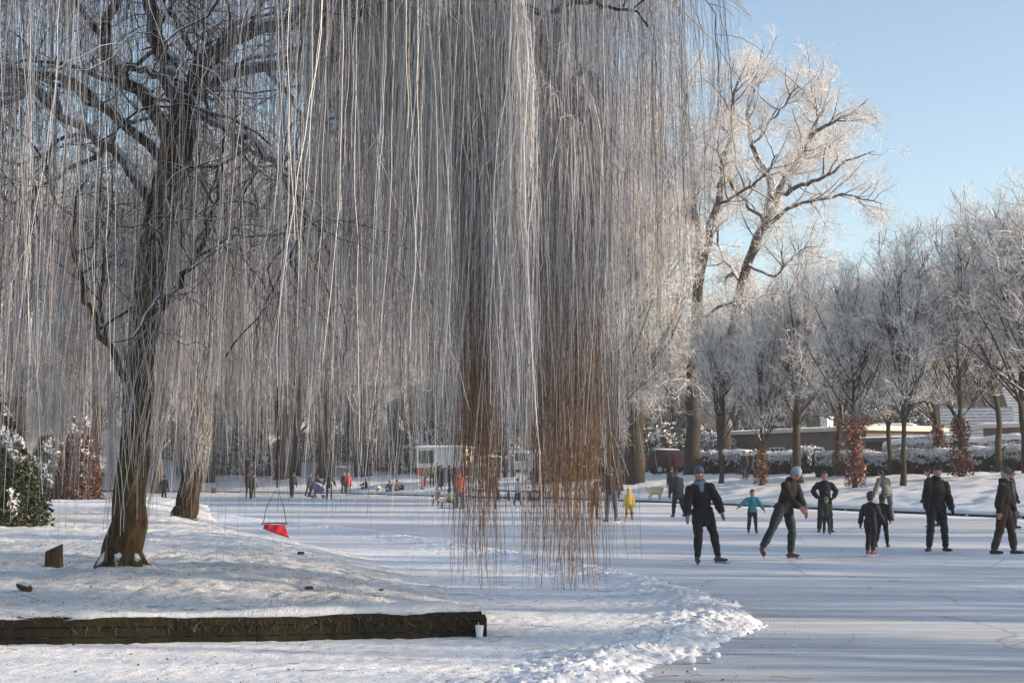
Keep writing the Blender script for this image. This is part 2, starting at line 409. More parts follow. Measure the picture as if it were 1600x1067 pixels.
def axis(segs):
    a = [segs[0][0]]
    for s, e, st0, st1 in segs:
        x = s
        while x < e - 1e-6:
            t = (x - s) / (e - s); x += st0 + (st1 - st0) * t
            a.append(min(x, e))
    return np.array(a)
def grid_mesh(name, xs, ys, hf, mats, keep=None, smooth=True):
    X, Y = np.meshgrid(xs, ys); Z = hf(X, Y)
    V = np.stack([X, Y, Z], -1).reshape(-1, 3); nx = len(xs); ny = len(ys)
    i = np.arange(ny - 1)[:, None] * nx + np.arange(nx - 1)[None]
    Q = np.stack([i, i + 1, i + 1 + nx, i + nx], -1).reshape(-1, 4)
    if keep is not None:
        k = keep(X, Y, Z).reshape(-1); Q = Q[k[Q].any(1)]
        u, inv = np.unique(Q, return_inverse=True); V = V[u]; Q = inv.reshape(-1, 4)
    return mesh_np(name, V, Q, mats, smooth=smooth)
tag(grid_mesh('snowy_ground', axis([(-600, -120, 100, 30), (-120, -16, 6, .5), (-16, 0, .5, .4), (0, 30, .4, .25), (30, 60, .4, 3), (60, 600, 8, 100)]),
              axis([(-300, -20, 60, 8), (-20, 45, 2, .5), (45, 140, .4, .6), (140, 260, 1.5, 8), (260, 700, 10, 80)]),
              lambda x, y: h_far(x, y)[0], M_SNOW), kind='structure')
tag(grid_mesh('left_bank', axis([(-140, -14, 8, .12), (-14, -8, .1, .05), (-8, -.2, .045, .03)]), axis([(12, 20, .03, .045), (20, 32, .05, .12), (32, 126, .2, 1.5)]),
              lambda x, y: h_isle(x, y)[0], M_SNOW, keep=lambda X, Y, Z: Z > -.2), kind='structure')
tag(mesh_np('ice', np.array([(-150, -60, 0), (40, -60, 0), (40, 160, 0), (-150, 160, 0)], float), np.array([[0, 1, 2, 3]]), M_ICE), kind='structure')

def h_cover(x, y):
    """unswept snow on the ice with the shovelled ridge along its edge"""
    d, s = pl_dist(x, y, RIDGE); s_ = d * np.where(s > 0, 1, -1)    # inside positive
    big = fbm(x * 2.3, y * 2.3, 3, 40); sm = fbm(x * 12, y * 12, 3, 43); cl = np.maximum(fbm(x * 23, y * 23, 2, 47) - .48, 0)
    sc = np.clip(1.15 - y / 60, .35, 1)
    wv = .34 + .3 * big
    ridge = (.07 * big + .028 * sm + .05 * cl + .01) * np.exp(-((s_ - .15) / (wv + .15)) ** 2) * (.4 + .8 * sc)
    flat = .022 + .03 * (fbm(x * 1.2, y * 3, 3, 50) - .4) + .022 * (sm - .5) + .05 * cl * np.exp(-np.maximum(s_, 0) / 1.0) * (sm > .45)
    flat = flat * sstep((s_ + .05) / .3)
    z = flat + ridge - .012 - .06 * sstep((-s_ - .02 - .30 * sm * big) / .2)
    return z
def keep_cover(X, Y, Z):
    d, s = pl_dist(X, Y, RIDGE); s_ = d * np.where(s > 0, 1, -1)
    _, si = h_isle(X, Y)
    return (s_ > -1.0) & (si < .6)
tag(grid_mesh('snow_cover', axis([(-16, -9, .2, .06), (-9, 4.5, .03, .024)]), axis([(9, 17, .022, .03), (17, 28, .035, .08), (28, 58, .1, .4)]), h_cover, M_CSNOW, keep=keep_cover), kind='structure')
# loose clods shovelled off the ice
mb = MB(); u = rng.random(90); seg = np.array(RIDGE)
for t in u:
    k = t * (len(seg) - 5); i = int(k); p = seg[i] + (seg[i + 1] - seg[i]) * (k - i); off = rng.normal(0, .22, 2)
    x, y = p + off; r = rng.uniform(.008, .028) * (1.6 if rng.random() < .08 else 1)
    z = max(float(h_cover(np.array([x]), np.array([y]))[0]), 0)
    mb.ball((x, y, z + r * .3), (r * rng.uniform(.8, 1.5), r * rng.uniform(.8, 1.4), r * rng.uniform(.6, .9)), nu=6, nv=4)
for px, py, r in ((1078, 1037, .055), (1119, 1027, .04), (1105, 1032, .02), (895, 1052, .025), (1240, 1010, .02)):
    p = G(px, py); mb.ball((p[0], p[1], r * .6), (r, r * .9, r * .7), nu=8, nv=6)
o = mb.build('snow_clods', [M_CSNOW], smooth=True); tag(o, 'loose white snow clods scattered along the shovelled ridge on the ice', 'snow', kind='stuff')

# ------------------------------------------------------------ pond edging
M_WOOD = mat_bark('wet_plank', (.005, .005, .004), (.04, .03, .018), 1.2, (.035, .033, .012), .5)
M_KERB = mat_bark('kerb_wood', (.02, .018, .02), (.07, .055, .05), .9)
def bulkhead():
    t = thing('wooden_bulkhead', 'long dark mossy timber bulkhead holding the snowy bank at the lower left', 'retaining wall', (*FRONT[-1], 0))
    ox, oy = FRONT[-1]; pts = [(-14, 12.75)] + FRONT[1:]
    for row, (z0, z1, off) in enumerate(((-.1, .06, .004), (.065, .155, .0), (.16, .25, .012))):
        mb = MB()
        for (ax, ay), (bx, by) in zip(pts[:-1], pts[1:]):
            L = math.hypot(bx - ax, by - ay); n = max(1, int(L / .25)); rz = math.atan2(by - ay, bx - ax)
            mb.box(((ax + bx) / 2 - ox, (ay + by) / 2 - oy - off, (z0 + z1) / 2), (L + .002, .07, z1 - z0), rz=rz, bev=.008)
        mb.build('plank', [M_WOOD], t)
    mb = MB(); a = RIGHT[0]; b = np.array(RIGHT[0]) + (np.array(RIGHT[1]) - RIGHT[0]) * .2; rz = math.atan2(b[1] - a[1], b[0] - a[0]); L = math.hypot(b[0] - a[0], b[1] - a[1])
    mb.box(((a[0] + b[0]) / 2 - ox + .02, (a[1] + b[1]) / 2 - oy, .05), (L, .07, .26), rz=rz, bev=.008); mb.build('end_plank', [M_WOOD], t)
    mb = MB(); mb.box((-.05, .03, .05), (.09, .11, .30), bev=.01); mb.build('post', [M_WOOD], t)
    # moss and dead grass hanging over the top edge
    n = 5200; k = rng.random(n) ** .75; P0 = []
    arr = np.array(pts); cum = np.r_[0, np.cumsum(np.hypot(*(arr[1:] - arr[:-1]).T))]
    s = k * cum[-1]; x = np.interp(s, cum, arr[:, 0]) - ox; y = np.interp(s, cum, arr[:, 1]) - oy
    m = vn(s * 1.6, s * 0, 3) + (k > .8) * .35 > rng.random(n) * .9 + .1; x = x[m]; y = y[m]; k = k[m]; n = m.sum()
    P = np.zeros((n, 4, 3)); L = rng.uniform(.02, .11, n) * (1 + .6 * (k > .72))
    for j in range(4):
        P[:, j, 0] = x + rng.normal(0, .012, n) * j; P[:, j, 1] = y - .01 - .03 * (j / 3) ** .6 - rng.random(n) * .015; P[:, j, 2] = .245 + .01 * j - L * (j / 3) ** 1.6 + rng.normal(0, .01, n)
    c = np.array([(.10, .06, .025), (.05, .055, .02), (.14, .09, .05), (.20, .18, .16)])[rng.choice(4, n, p=[.45, .35, .13, .07])]
    mb = MB(); mb.tubes(P, np.full((n, 4), .004) * np.linspace(1.2, .5, 4), 2, c=c); mb.build('moss_fringe', [M_LEAF], t, col=True)
bulkhead()
# snow lip over the bulkhead
mb = MB(); arr = np.array([(-14, 12.77)] + FRONT[1:]); xs = np.arange(-14, FRONT[-1][0] + .01, .04)
yc = np.interp(xs, arr[:, 0], arr[:, 1]); V = []; prof = [(-.04, .235), (-.055, .25), (-.04, .275), (.02, .292), (.15, .285), (.5, .25)]
for j, (dy, z) in enumerate(prof):
    nz = (fbm(xs * 3, xs * 0 + j * .3, 3, 60) - .5)
    bare = np.clip((vn(xs * 1.9, xs * 0, 71) - .62) * 4, 0, 1)
    V.append(np.stack([xs, yc + dy + nz * .05 * (j < 4) + bare * .05 * (j < 3), z + nz * .09 * (j > 0) - (j > 0) * bare * .06 + .05 * np.clip((xs + 3.2) / 2.4, 0, 1) * (j > 1) * (.4 + vn(xs * 4, xs * 0, 72))], -1))
V = np.array(V); nxx = len(xs); i = np.arange(len(prof) - 1)[:, None] * nxx + np.arange(nxx - 1)[None]
Q = np.stack([i, i + 1, i + 1 + nxx, i + nxx], -1).reshape(-1, 4)
tag(mesh_np('snow_lip', V.reshape(-1, 3), Q, M_SNOW, smooth=True), kind='structure')

def far_kerb():
    pts = np.array([(29, 0), (27, 18), (23, 34)] + SHORE + [(-60, 140)])
    t = thing('pond_kerb', 'dark low timber kerb running along the far snowy shore of the pond', 'kerb', (pts[5][0], pts[5][1], 0)); ox, oy = pts[5]
    for nm, dz0, dz1, off, w_ in (('board', -.1, .13, 0, .10), ('lower_board', -.1, .05, -.16, .08)):
        mb = MB()
        for (ax, ay), (bx, by) in zip(pts[:-1], pts[1:]):
            dx, dy = bx - ax, by - ay; L = math.hypot(dx, dy); nx, ny = dy / L, -dx / L   # outward (right of travel)
            mb.box(((ax + bx) / 2 - ox + nx * off, (ay + by) / 2 - oy + ny * off, (dz0 + dz1) / 2), (L + .05, w_, dz1 - dz0), rz=math.atan2(dy, dx), bev=.01)
        mb.build(nm, [M_KERB], t)
far_kerb()
# snow swept against the kerb
def strip_snow():
    pts = np.array([(23, 34)] + SHORE); cum = np.r_[0, np.cumsum(np.hypot(*(pts[1:] - pts[:-1]).T))]
    s = np.arange(0, cum[-1], .3); x = np.interp(s, cum, pts[:, 0]); y = np.interp(s, cum, pts[:, 1])
    dx = np.gradient(x); dy = np.gradient(y); L = np.hypot(dx, dy); nx, ny = dy / L, -dx / L; V = []
    for off, z in ((-1.5, -.01), (-1.1, .04), (-.7, .06), (-.35, .05), (-.2, -.02)):
        nz = fbm(s * .6, s * 0 + off, 3, 90); V.append(np.stack([x + nx * (off - (nz - .5) * .8), y + ny * (off - (nz - .5) * .8), z + (nz - .6) * .06], -1))
    V = np.array(V); n = len(s); i = np.arange(4)[:, None] * n + np.arange(n - 1)[None]
    tag(mesh_np('swept_snow', V.reshape(-1, 3), np.stack([i, i + 1, i + 1 + n, i + n], -1).reshape(-1, 4), M_CSNOW, smooth=True), kind='structure')
strip_snow()

def rail():
    a = G(738, 779); b = G(852, 783); L = np.linalg.norm(b - a); t = thing('low_rail', 'low dark wooden rail with short posts at the far edge of the ice', 'rail', a, math.atan2(b[1] - a[1], b[0] - a[0]))
    mb = MB(); mb.box((L / 2, -.25, .56), (L, .16, .10), bev=.01); mb.build('top_board', [M_KERB], t)
    mb = MB(); mb.box((L / 2, -.25, .12), (L, .10, .12), bev=.01); mb.build('lower_board', [M_KERB], t)
    for k in range(8):
        mb = MB(); mb.box((.1 + k * (L - .2) / 7, -.25, .255), (.14, .12, .50), bev=.01); mb.build('post', [M_KERB], t)
rail()

# ------------------------------------------------------------ trees
def grow(P, Rd, n, m, t0, t1, L0, L1, ang, jit, trop, r0, r1, up=.0, lfall=.5, rfac=.65, pw=1.0):
    """n child branches of m points leaving the parent polylines P (N,M,3)"""
    Nn, M, _ = P.shape
    plen = np.linalg.norm(P[:, 1:] - P[:, :-1], axis=2).sum(1); pi = rng.choice(Nn, n, p=plen / plen.sum())
    t = t0 + (t1 - t0) * rng.random(n) ** pw; f = t * (M - 1); i = np.minimum(f.astype(int), M - 2); f = (f - i)[:, None]
    a = P[pi, i]; b = P[pi, i + 1]; pos = a + (b - a) * f; T = b - a; T /= np.linalg.norm(T, axis=1, keepdims=True) + 1e-9
    pr = Rd[pi, i] * (1 - f[:, 0]) + Rd[pi, i + 1] * f[:, 0]
    q = rng.normal(size=(n, 3)); q[:, 2] += up; q -= T * np.sum(q * T, 1, keepdims=True); q /= np.linalg.norm(q, axis=1, keepdims=True) + 1e-9
    A = np.radians(ang * rng.uniform(.7, 1.3, n))[:, None]; d = T * np.cos(A) + q * np.sin(A)
    L = rng.uniform(L0, L1, n) * (1 - lfall * t); st = (L / (m - 1))[:, None]
    C = np.zeros((n, m, 3)); C[:, 0] = pos
    for j in range(1, m):
        d = d + rng.normal(size=(n, 3)) * jit; d[:, 2] += trop; d /= np.linalg.norm(d, axis=1, keepdims=True) + 1e-9
        C[:, j] = C[:, j - 1] + d * st
    ra = np.minimum(pr * rfac, r0 * rng.uniform(.8, 1.2, n)); rr = ra[:, None] * np.linspace(1, 0, m)[None] + np.minimum(ra, r1)[:, None] * np.linspace(0, 1, m)[None]
    return C, rr
def bend(pts, rad, m=14):
    """smooth polyline through hand placed points"""
    pts = np.asarray(pts, float); rad = np.asarray(rad, float); k = len(pts)
    t = np.linspace(0, k - 1, m); i = np.minimum(t.astype(int), k - 2); f = (t - i)[:, None]
    g = lambda j: pts[np.clip(j, 0, k - 1)]
    p0, p1, p2, p3 = g(i - 1), g(i), g(i + 1), g(i + 2)
    C = .5 * ((2 * p1) + (p2 - p0) * f + (2 * p0 - 5 * p1 + 4 * p2 - p3) * f ** 2 + (3 * p1 - p0 - 3 * p2 + p3) * f ** 3)
    return C, np.interp(t, np.arange(k), rad)
def wob(C, s, seed=0):
    r = np.random.default_rng(seed); d = r.normal(size=C.shape) * s; d[0] = 0; return C + d

def make_tree(name, label, cat, H, tr, clear, nl, limbL, ang, dens, twig_r=.018, spread=1.0, seed=1, mat=None, bark=None, group=None, up=.5, trop=.12, fork=False):
    """trunk and a crown of bare frosted branches"""
    global rng; keep = rng; rng = np.random.default_rng(seed)
    mat = mat or M_FROST; bark = bark or M_TBARK
    t = thing(name, label, cat, (0, 0, 0), 0, group)
    zz = np.linspace(0, H * .86, 15); C = np.stack([np.cumsum(rng.normal(0, H * .0035, 15)), np.cumsum(rng.normal(0, H * .0035, 15)), zz], -1); C[0, :2] = 0; C[0, 2] = -.2
    rad = tr * np.r_[1.45, 1.08, np.linspace(1, .12, 13)]
    mb = MB(); mb.tube(C, rad, 9); mb.build('trunk', [bark], t, smooth=True)
    T = C[None]; TR = rad[None]
    c0 = clear / H
    A, AR = grow(T, TR, nl, 9, c0 / .86, .98, limbL * .8, limbL * 1.15, ang, .09, trop, tr * .42, .02, up, .55)
    B, BR = grow(A, AR, nl * 6, 7, .15, 1, limbL * .30, limbL * .5, 42, .13, .05, .04, .014, .3, .45)
    Cc, CR = grow(np.concatenate([B]), BR, nl * 26, 5, .15, 1, limbL * .12, limbL * .24, 45, .17, .03, .022, .010, .2, .4)
    D, DR = grow(Cc, CR, dens, 4, .05, 1, .35 * spread, 1.0 * spread, 48, .22, .02, twig_r * .8, twig_r * .5, .1, .2, 2)
    E, ER = grow(D[: dens], DR[: dens], int(dens * 1.5), 3, .1, 1, .15 * spread, .45 * spread, 50, .25, .0, twig_r * .7, twig_r * .45, .1, .2, 2)
    mb = MB(); mb.tubes(A, AR, 6, m=0); mb.tubes(B, BR, 4, m=0); mb.tubes(Cc, CR + .003, 3, m=1); mb.tubes(D, DR, 2, m=1); mb.tubes(E, ER, 2, m=1)
    mb.build('crown', [bark if bark is not M_TBARK else M_OBARK, mat], t, smooth=False)
    rng = keep; return t
def leaves(mb, P, size, col, droop=0.0, m=0):
    """small quads at points P"""
    n = len(P); a = rng.normal(size=(n, 3)); a /= np.linalg.norm(a, axis=1, keepdims=True)
    b = np.cross(a, rng.normal(size=(n, 3))); b /= np.linalg.norm(b, axis=1, keepdims=True)
    s = (size * rng.uniform(.6, 1.3, n))[:, None]
    V = np.stack([P - a * s, P - b * s * .55, P + a * s, P + b * s * .55], 1).reshape(-1, 3)
    mb.add(V, np.arange(4 * n).reshape(-1, 4), m=m, c=np.repeat(col, 4, 0)); return mb

# ---- hand shaped oaks
def oak(name, label, base, limbs, seed, nB, nC, nD):
    global rng; keep = rng; rng = np.random.default_rng(seed)
    t = thing(name, label, 'tree', base)
    L = []; Rr = []; mt = MB()
    for k, (pts, rad) in enumerate(limbs):
        W = np.array([AT(px, py, base[1] + dy) for px, py, dy in pts]) - base
        if k == 0: W[0, 2] = -.3
        C, rr = bend(W, rad, 16); C[1:-1] += rng.normal(0, .09, C[1:-1].shape)
        if k == 0: mt.tube(C, rr * np.r_[1.5, 1.2, 1.06, np.ones(13)], 12); mt.build('trunk', [M_OBARK], t, smooth=True)
        else: m1 = MB(); m1.tube(C, rr, 8); m1.build('limb', [M_OBARK], t, smooth=True); L.append(C); Rr.append(rr)
        if k == 0: L.append(C[8:].repeat(2, 0)); Rr.append(rr[8:].repeat(2)); 
    L = np.array(L); Rr = np.array(Rr)
    B, BR = grow(L, Rr, nB, 8, .12, 1, 2.2, 4.6, 48, .16, .05, .06, .016, .15, .35)
    C, CR = grow(B, BR, nB * 6, 6, .12, 1, .9, 2.2, 45, .2, .03, .022, .010, .15, .3)
    D, DR = grow(C, CR, nC, 4, .1, 1, .5, 1.3, 45, .24, .02, .013, .008, .1, .3)
    E, ER = grow(D, DR, nD, 3, .1, 1, .2, .55, 50, .28, 0, .012, .008, .1, .2)
    mb = MB(); mb.tubes(B, BR, 5, m=0); mb.tubes(C, CR, 3, m=1); mb.tubes(D, DR, 2, m=1); mb.tubes(E, ER, 2, m=1)
    mb.build('crown', [M_OBARK, M_FROST], t)
    rng = keep; return t
bA = ON(1085, 95); bB = ON(1131, 99)
oak('oak_tree', 'massive frosted bare tree with two upright stems rising beside the dark red van', bA,
    [([(1085, 745, 0), (1083, 640, 0), (1087, 540, 0), (1092, 440, 0), (1098, 405, 0)], (.54, .44, .38, .34, .30)),
     ([(1094, 440, 0), (1088, 370, 0), (1085, 300, .5), (1080, 240, 1), (1068, 150, 2), (1060, 90, 2)], (.28, .25, .21, .17, .09, .03)),
     ([(1096, 420, 0), (1112, 350, -.5), (1128, 290, -1), (1139, 220, -1.5), (1150, 150, -1.5), (1165, 98, -2)], (.28, .25, .21, .17, .1, .03)),
     ([(1084, 560, 0), (1055, 500, 1), (1030, 460, 1.5), (1000, 440, 2), (960, 400, 3)], (.2, .16, .12, .08, .04)),
     ([(1087, 360, 0), (1060, 320, -1), (1040, 260, -2), (1015, 200, -3), (1000, 130, -3)], (.2, .16, .12, .08, .04)),
     ([(1120, 320, 0), (1150, 305, -3), (1190, 280, -5), (1215, 240, -6)], (.14, .11, .08, .04)),
     ([(1086, 500, 0), (1120, 480, -3), (1160, 470, -5), (1190, 500, -6)], (.14, .1, .07, .04)),
     ([(1088, 300, 0), (1100, 240, 4), (1120, 180, 6), (1130, 120, 7)], (.14, .11, .07, .04)),
     ([(1084, 600, 0), (1050, 590, -3), (1015, 600, -5), (990, 640, -6)], (.14, .1, .07, .04))], 31, 125, 7500, 16000)
oak('oak_tree', 'massive leaning frosted tree whose limbs spread right against the blue sky', bB,
    [([(1131, 745, 0), (1130, 640, 0), (1140, 540, 0), (1160, 440, 0), (1185, 370, 0), (1207, 318, 0)], (.50, .42, .38, .34, .31, .28)),
     ([(1207, 320, 0), (1195, 270, 1), (1176, 225, 1.5), (1168, 190, 2), (1180, 140, 2), (1185, 105, 3)], (.27, .22, .18, .14, .08, .04)),
     ([(1207, 320, 0), (1225, 280, -.5), (1245, 250, -1), (1270, 210, -1.5), (1300, 190, -2), (1335, 175, -2), (1358, 152, -2)], (.26, .22, .2, .17, .12, .08, .03)),
     ([(1212, 308, 0), (1235, 296, -2), (1260, 285, -3), (1290, 276, -4), (1320, 252, -4), (1366, 236, -5)], (.2, .18, .15, .12, .08, .03)),
     ([(1190, 358, 0), (1215, 338, -2), (1245, 322, -3), (1285, 312, -4), (1330, 305, -4), (1378, 318, -4)], (.2, .17, .14, .11, .08, .03)),
     ([(1262, 222, -1), (1278, 180, 0), (1270, 140, 1), (1265, 112, 1)], (.12, .08, .06, .03)),
     ([(1170, 410, 0), (1210, 430, -3), (1240, 400, -4), (1275, 385, -5)], (.12, .1, .07, .03)),
     ([(1176, 225, 1.5), (1205, 190, 0), (1230, 160, -2), (1245, 130, -3)], (.1, .08, .06, .03)),
     ([(1145, 500, 0), (1175, 470, 3), (1200, 460, 5), (1245, 450, 6)], (.12, .1, .07, .03)),
     ([(1160, 440, 0), (1130, 400, 4), (1120, 350, 5), (1135, 300, 6)], (.12, .1, .07, .03)),
     ([(1200, 330, 0), (1225, 270, 5), (1260, 240, 7), (1290, 230, 8), (1320, 200, 9)], (.16, .12, .09, .06, .03)),
     ([(1195, 350, 0), (1160, 310, -4), (1130, 270, -6), (1120, 220, -7)], (.14, .11, .07, .03))], 37, 175, 11500, 23000)

# ---- trees grown once, then copied
protoA = [make_tree('park_tree', 'tall frosted park tree', 'tree', 27, .34, 4, 28, 10.5, 46, 13000, .017, 1.25, 101, group='tall frosted trees in the wood behind the pond'),
          make_tree('park_tree', 'tall frosted park tree', 'tree', 25, .31, 3, 30, 10, 52, 13000, .017, 1.25, 102, group='tall frosted trees in the wood behind the pond'),
          make_tree('park_tree', 'tall frosted park tree', 'tree', 29, .36, 5, 28, 11, 42, 13000, .017, 1.25, 103, group='tall frosted trees in the wood behind the pond')]
protoB = [make_tree('young_tree', 'slender frosted tree', 'tree', 13.5, .16, 3.0, 34, 6.6, 36, 6800, .0065, .85, 111, mat=M_FROST_D, group='slender trees planted in rows on the snowy bank', up=.3, trop=.10),
          make_tree('young_tree', 'slender frosted tree', 'tree', 13.0, .14, 2.6, 36, 6.2, 40, 6800, .0065, .85, 112, mat=M_FROST_D, group='slender trees planted in rows on the snowy bank', up=.3, trop=.10),
          make_tree('young_tree', 'slender frosted tree', 'tree', 14.0, .17, 3.4, 32, 7.0, 33, 6800, .0065, .85, 113, mat=M_FROST_D, group='slender trees planted in rows on the snowy bank', up=.3, trop=.12)]
usedA = [0, 0, 0]; usedB = [0, 0, 0]
GA = 'tall frosted trees in the wood behind the pond'; GB = 'slender trees planted in rows on the snowy bank'; GC = 'trees beyond the right edge of the pond'
def putA(x, y, k, rz, s, label, group=GA):
    loc = (x, y, tz(x, y) - .1)
    if not usedA[k]:
        r = protoA[k]; usedA[k] = 1; r.location = loc; r.rotation_euler = (0, 0, rz); r.scale = (s,) * 3; r['label'] = label; r['group'] = group
    else: r = dup(protoA[k], loc, rz, s, label, group)
    return r
def putB(x, y, k, rz, s, label, group=GB):
    loc = (x, y, tz(x, y) - .05)
    if not usedB[k]:
        r = protoB[k]; usedB[k] = 1; r.location = loc; r.rotation_euler = (0, 0, rz); r.scale = (s,) * 3; r['label'] = label; r['group'] = group
    else: r = dup(protoB[k], loc, rz, s, label, group)
    return r
# three thick trunks behind the far skaters, then the wood
for px, Y, k, s, lb in ((445, 128, 0, 1.08, 'thick trunked frosted tree, leftmost of three on the far bank behind the skaters'),
                        (509, 127, 2, 1.02, 'thick trunked frosted tree, middle of three on the far bank behind the skaters'),
                        (571, 126, 1, 1.10, 'thick trunked frosted tree, third of three on the far bank, nearest the trailer')):
    p = ON(px, Y); r = putA(p[0], p[1], k, px * .7, s, lb)
    for c in r.children:
        if c.name.startswith('trunk'): c.scale = (1.75, 1.75, 1)
p = ON(252, 118); putA(p[0], p[1], 1, 2.2, .8, 'frosted tree on the far bank seen just right of the willow trunk')
p = ON(955, 88); putA(p[0], p[1], 0, 1.0, .86, 'frosted tree rising behind the man in blue jeans')
p = ON(986, 92); putA(p[0], p[1], 2, 4.0, .9, 'tall dark trunked tree between the brown willow strands and the dark red van')
p = ON(462, 131); putA(p[0], p[1], 1, 5, .95, 'thinner tree close behind the leftmost thick trunk')
for i, (px, Y, s) in enumerate(((-60, 95, .95), (40, 118, 1), (120, 135, 1.05), (200, 150, 1.1), (300, 146, 1.05), (350, 165, 1.15), (410, 150, 1), (490, 160, 1.1), (550, 150, 1.05), (610, 145, 1.1), (640, 168, 1.15),
                                (690, 140, 1.05), (735, 158, 1.1), (780, 142, 1.0), (830, 156, 1.1), (880, 140, .9), (925, 150, .8), (985, 150, .55), (1045, 158, .5), (-20, 160, 1.1), (90, 170, 1.15), (260, 175, 1.2), (455, 182, 1.2),
                                (590, 185, 1.2), (710, 182, 1.2), (860, 180, 1.15), (960, 178, .6), (150, 108, .8), (330, 130, .75), (650, 135, .8))):
    p = ON(px, Y); putA(p[0], p[1], (i * 2 + i // 3) % 3, i * 1.7, s * .97, 'tall frosted tree in the pale wood behind the pond')
for i, (px, Y, s) in enumerate(((1110, 150, .55), (1170, 140, .62), (1230, 150, .66), (1290, 138, .60), (1345, 150, .66), (1400, 136, .60), (1460, 150, .70), (1520, 140, .66), (1580, 150, .75), (1650, 140, .7), (1720, 150, .8),
                                (1060, 128, .42), (1200, 170, .7), (1320, 175, .75), (1430, 180, .8), (1550, 175, .85), (1670, 180, .9))):
    p = ON(px, Y); putA(p[0], p[1], (i + 1) % 3, i * 2.1, s, 'frosted tree standing beyond the houses on the right', 'frosted trees beyond the houses')
protoC = [make_tree('understory_tree', 'low frosted thicket tree', 'tree', 9.5, .11, .5, 26, 4.4, 48, 7500, .014, 1.1, 131, mat=M_FROST_D, group='low frosted thicket trees at the edge of the wood', up=.3),
          make_tree('understory_tree', 'low frosted thicket tree', 'tree', 8.5, .10, .4, 28, 4.6, 55, 7500, .014, 1.1, 132, mat=M_FROST_D, group='low frosted thicket trees at the edge of the wood', up=.3)]
for i, (px, Y, s) in enumerate([(-80, 125, 1.1), (-20, 138, 1.2), (30, 128, 1.0), (75, 140, 1.1), (120, 122, 1.0), (165, 140, 1.2), (205, 132, 1.0), (245, 145, 1.2), (290, 150, 1.1), (330, 157, 1.3), (372, 160, 1.3), (415, 152, 1.1), (468, 158, 1.3), (520, 150, 1.1),
                                (548, 158, 1.3), (600, 155, 1.3), (635, 146, 1.2), (672, 134, 1.1), (705, 140, 1.3), (745, 132, 1.1), (780, 138, 1.3), (818, 130, 1.1), (855, 136, 1.3), (895, 126, 1.1), (930, 132, 1.3), (965, 122, 1.1), (1010, 126, 1.2), (1050, 120, 1.1),
                                (1085, 130, 1.2), (1110, 122, 1.0), (1150, 128, 1.2), (1185, 134, 1.1), (1225, 126, 1.1), (1262, 132, 1.2), (1300, 124, 1.0), (1345, 130, 1.2), (1385, 126, 1.0), (1425, 132, 1.1), (1470, 126, 1.1), (1510, 134, 1.2), (1555, 138, 1.2), (1600, 132, 1.2), (1660, 130, 1.2)]):
    p = ON(px, Y); lb = 'low frosted thicket tree at the edge of the wood'
    if i < 2: r = protoC[i]; r.location = tuple(p); r.scale = (s,) * 3; r['label'] = lb
    else: dup(protoC[i % 2], p, i * 1.3, (s * 1.15, s * 1.15, s), lb)
rows = [(1123, 84, .13, .8, 'very thin bare tree in front of the leaning oak'), (1187, 78, .2, .80, 'slender tree with copper leaves clinging round its lower trunk, beside the strolling couple'),
        (1246, 77, .3, .95, 'stout trunked tree behind the skater in the grey hat'), (1306, 82, .2, .90, 'slender tree behind the brightest copper leaved one'),
        (1331, 70, .2, .88, 'slender tree with the brightest copper leaves round its trunk'), (1387, 80, .2, .92, 'thin straight tree just left of a slightly leaning one'),
        (1405, 68, .2, .98, 'thin slightly leaning tree with a pale cut branch stub'), (1462, 80, .2, 1.0, 'slender tree with copper leaves behind the standing man in black'),
        (1496, 70, .2, 1.0, 'slender tree wrapped in dark copper leaves right of the standing man'), (1557, 76, .2, 1.05, 'bare straight trunk in front of the brick extension'),
        (1597, 68, .2, 1.08, 'dark trunk at the right edge of the view')]
ROW = []
for i, (px, Y, r_, s, lb) in enumerate(rows):
    p = ON(px, Y); k = (2, 1, 2, 0, 1, 0, 1, 0, 1, 2, 0)[i]
    r = putB(p[0], p[1], k, i * 2.4, s * .93, lb); ROW.append(r)
    if i in (2,): 
        for c in r.children:
            if c.name.startswith('trunk'): c.scale = (1.5, 1.5, .9)
for i, (px, Y, s) in enumerate([(1045, 118, 1.0), (1100, 124, 1.15), (1150, 118, 1.1), (1195, 126, 1.2), (1240, 118, 1.1), (1285, 125, 1.25), (1330, 118, 1.15), (1375, 126, 1.3), (1420, 119, 1.2), (1465, 126, 1.35), (1515, 124, 1.3), (1560, 128, 1.4), (1610, 122, 1.35), (1665, 126, 1.4), (1700, 80, 1.0), (1650, 66, 1.0)]):
    p = ON(px, Y); r = putB(p[0], p[1], i % 3, i * 1.9 + .5, s * .95, 'frosted tree in the loose belt behind the bungalow and hedges', 'frosted trees in the belt behind the bungalow'); r.scale = (s * 1.2, s * 1.2, s * .95)
# pale stub on the leaning tree
mb = MB(); mb.tube([(0, -.12, 4.2), (.12, -.3, 4.35)], [.09, .08], 8); mb.build('branch_stub', [plain((.6, .52, .38))], ROW[6], smooth=True)
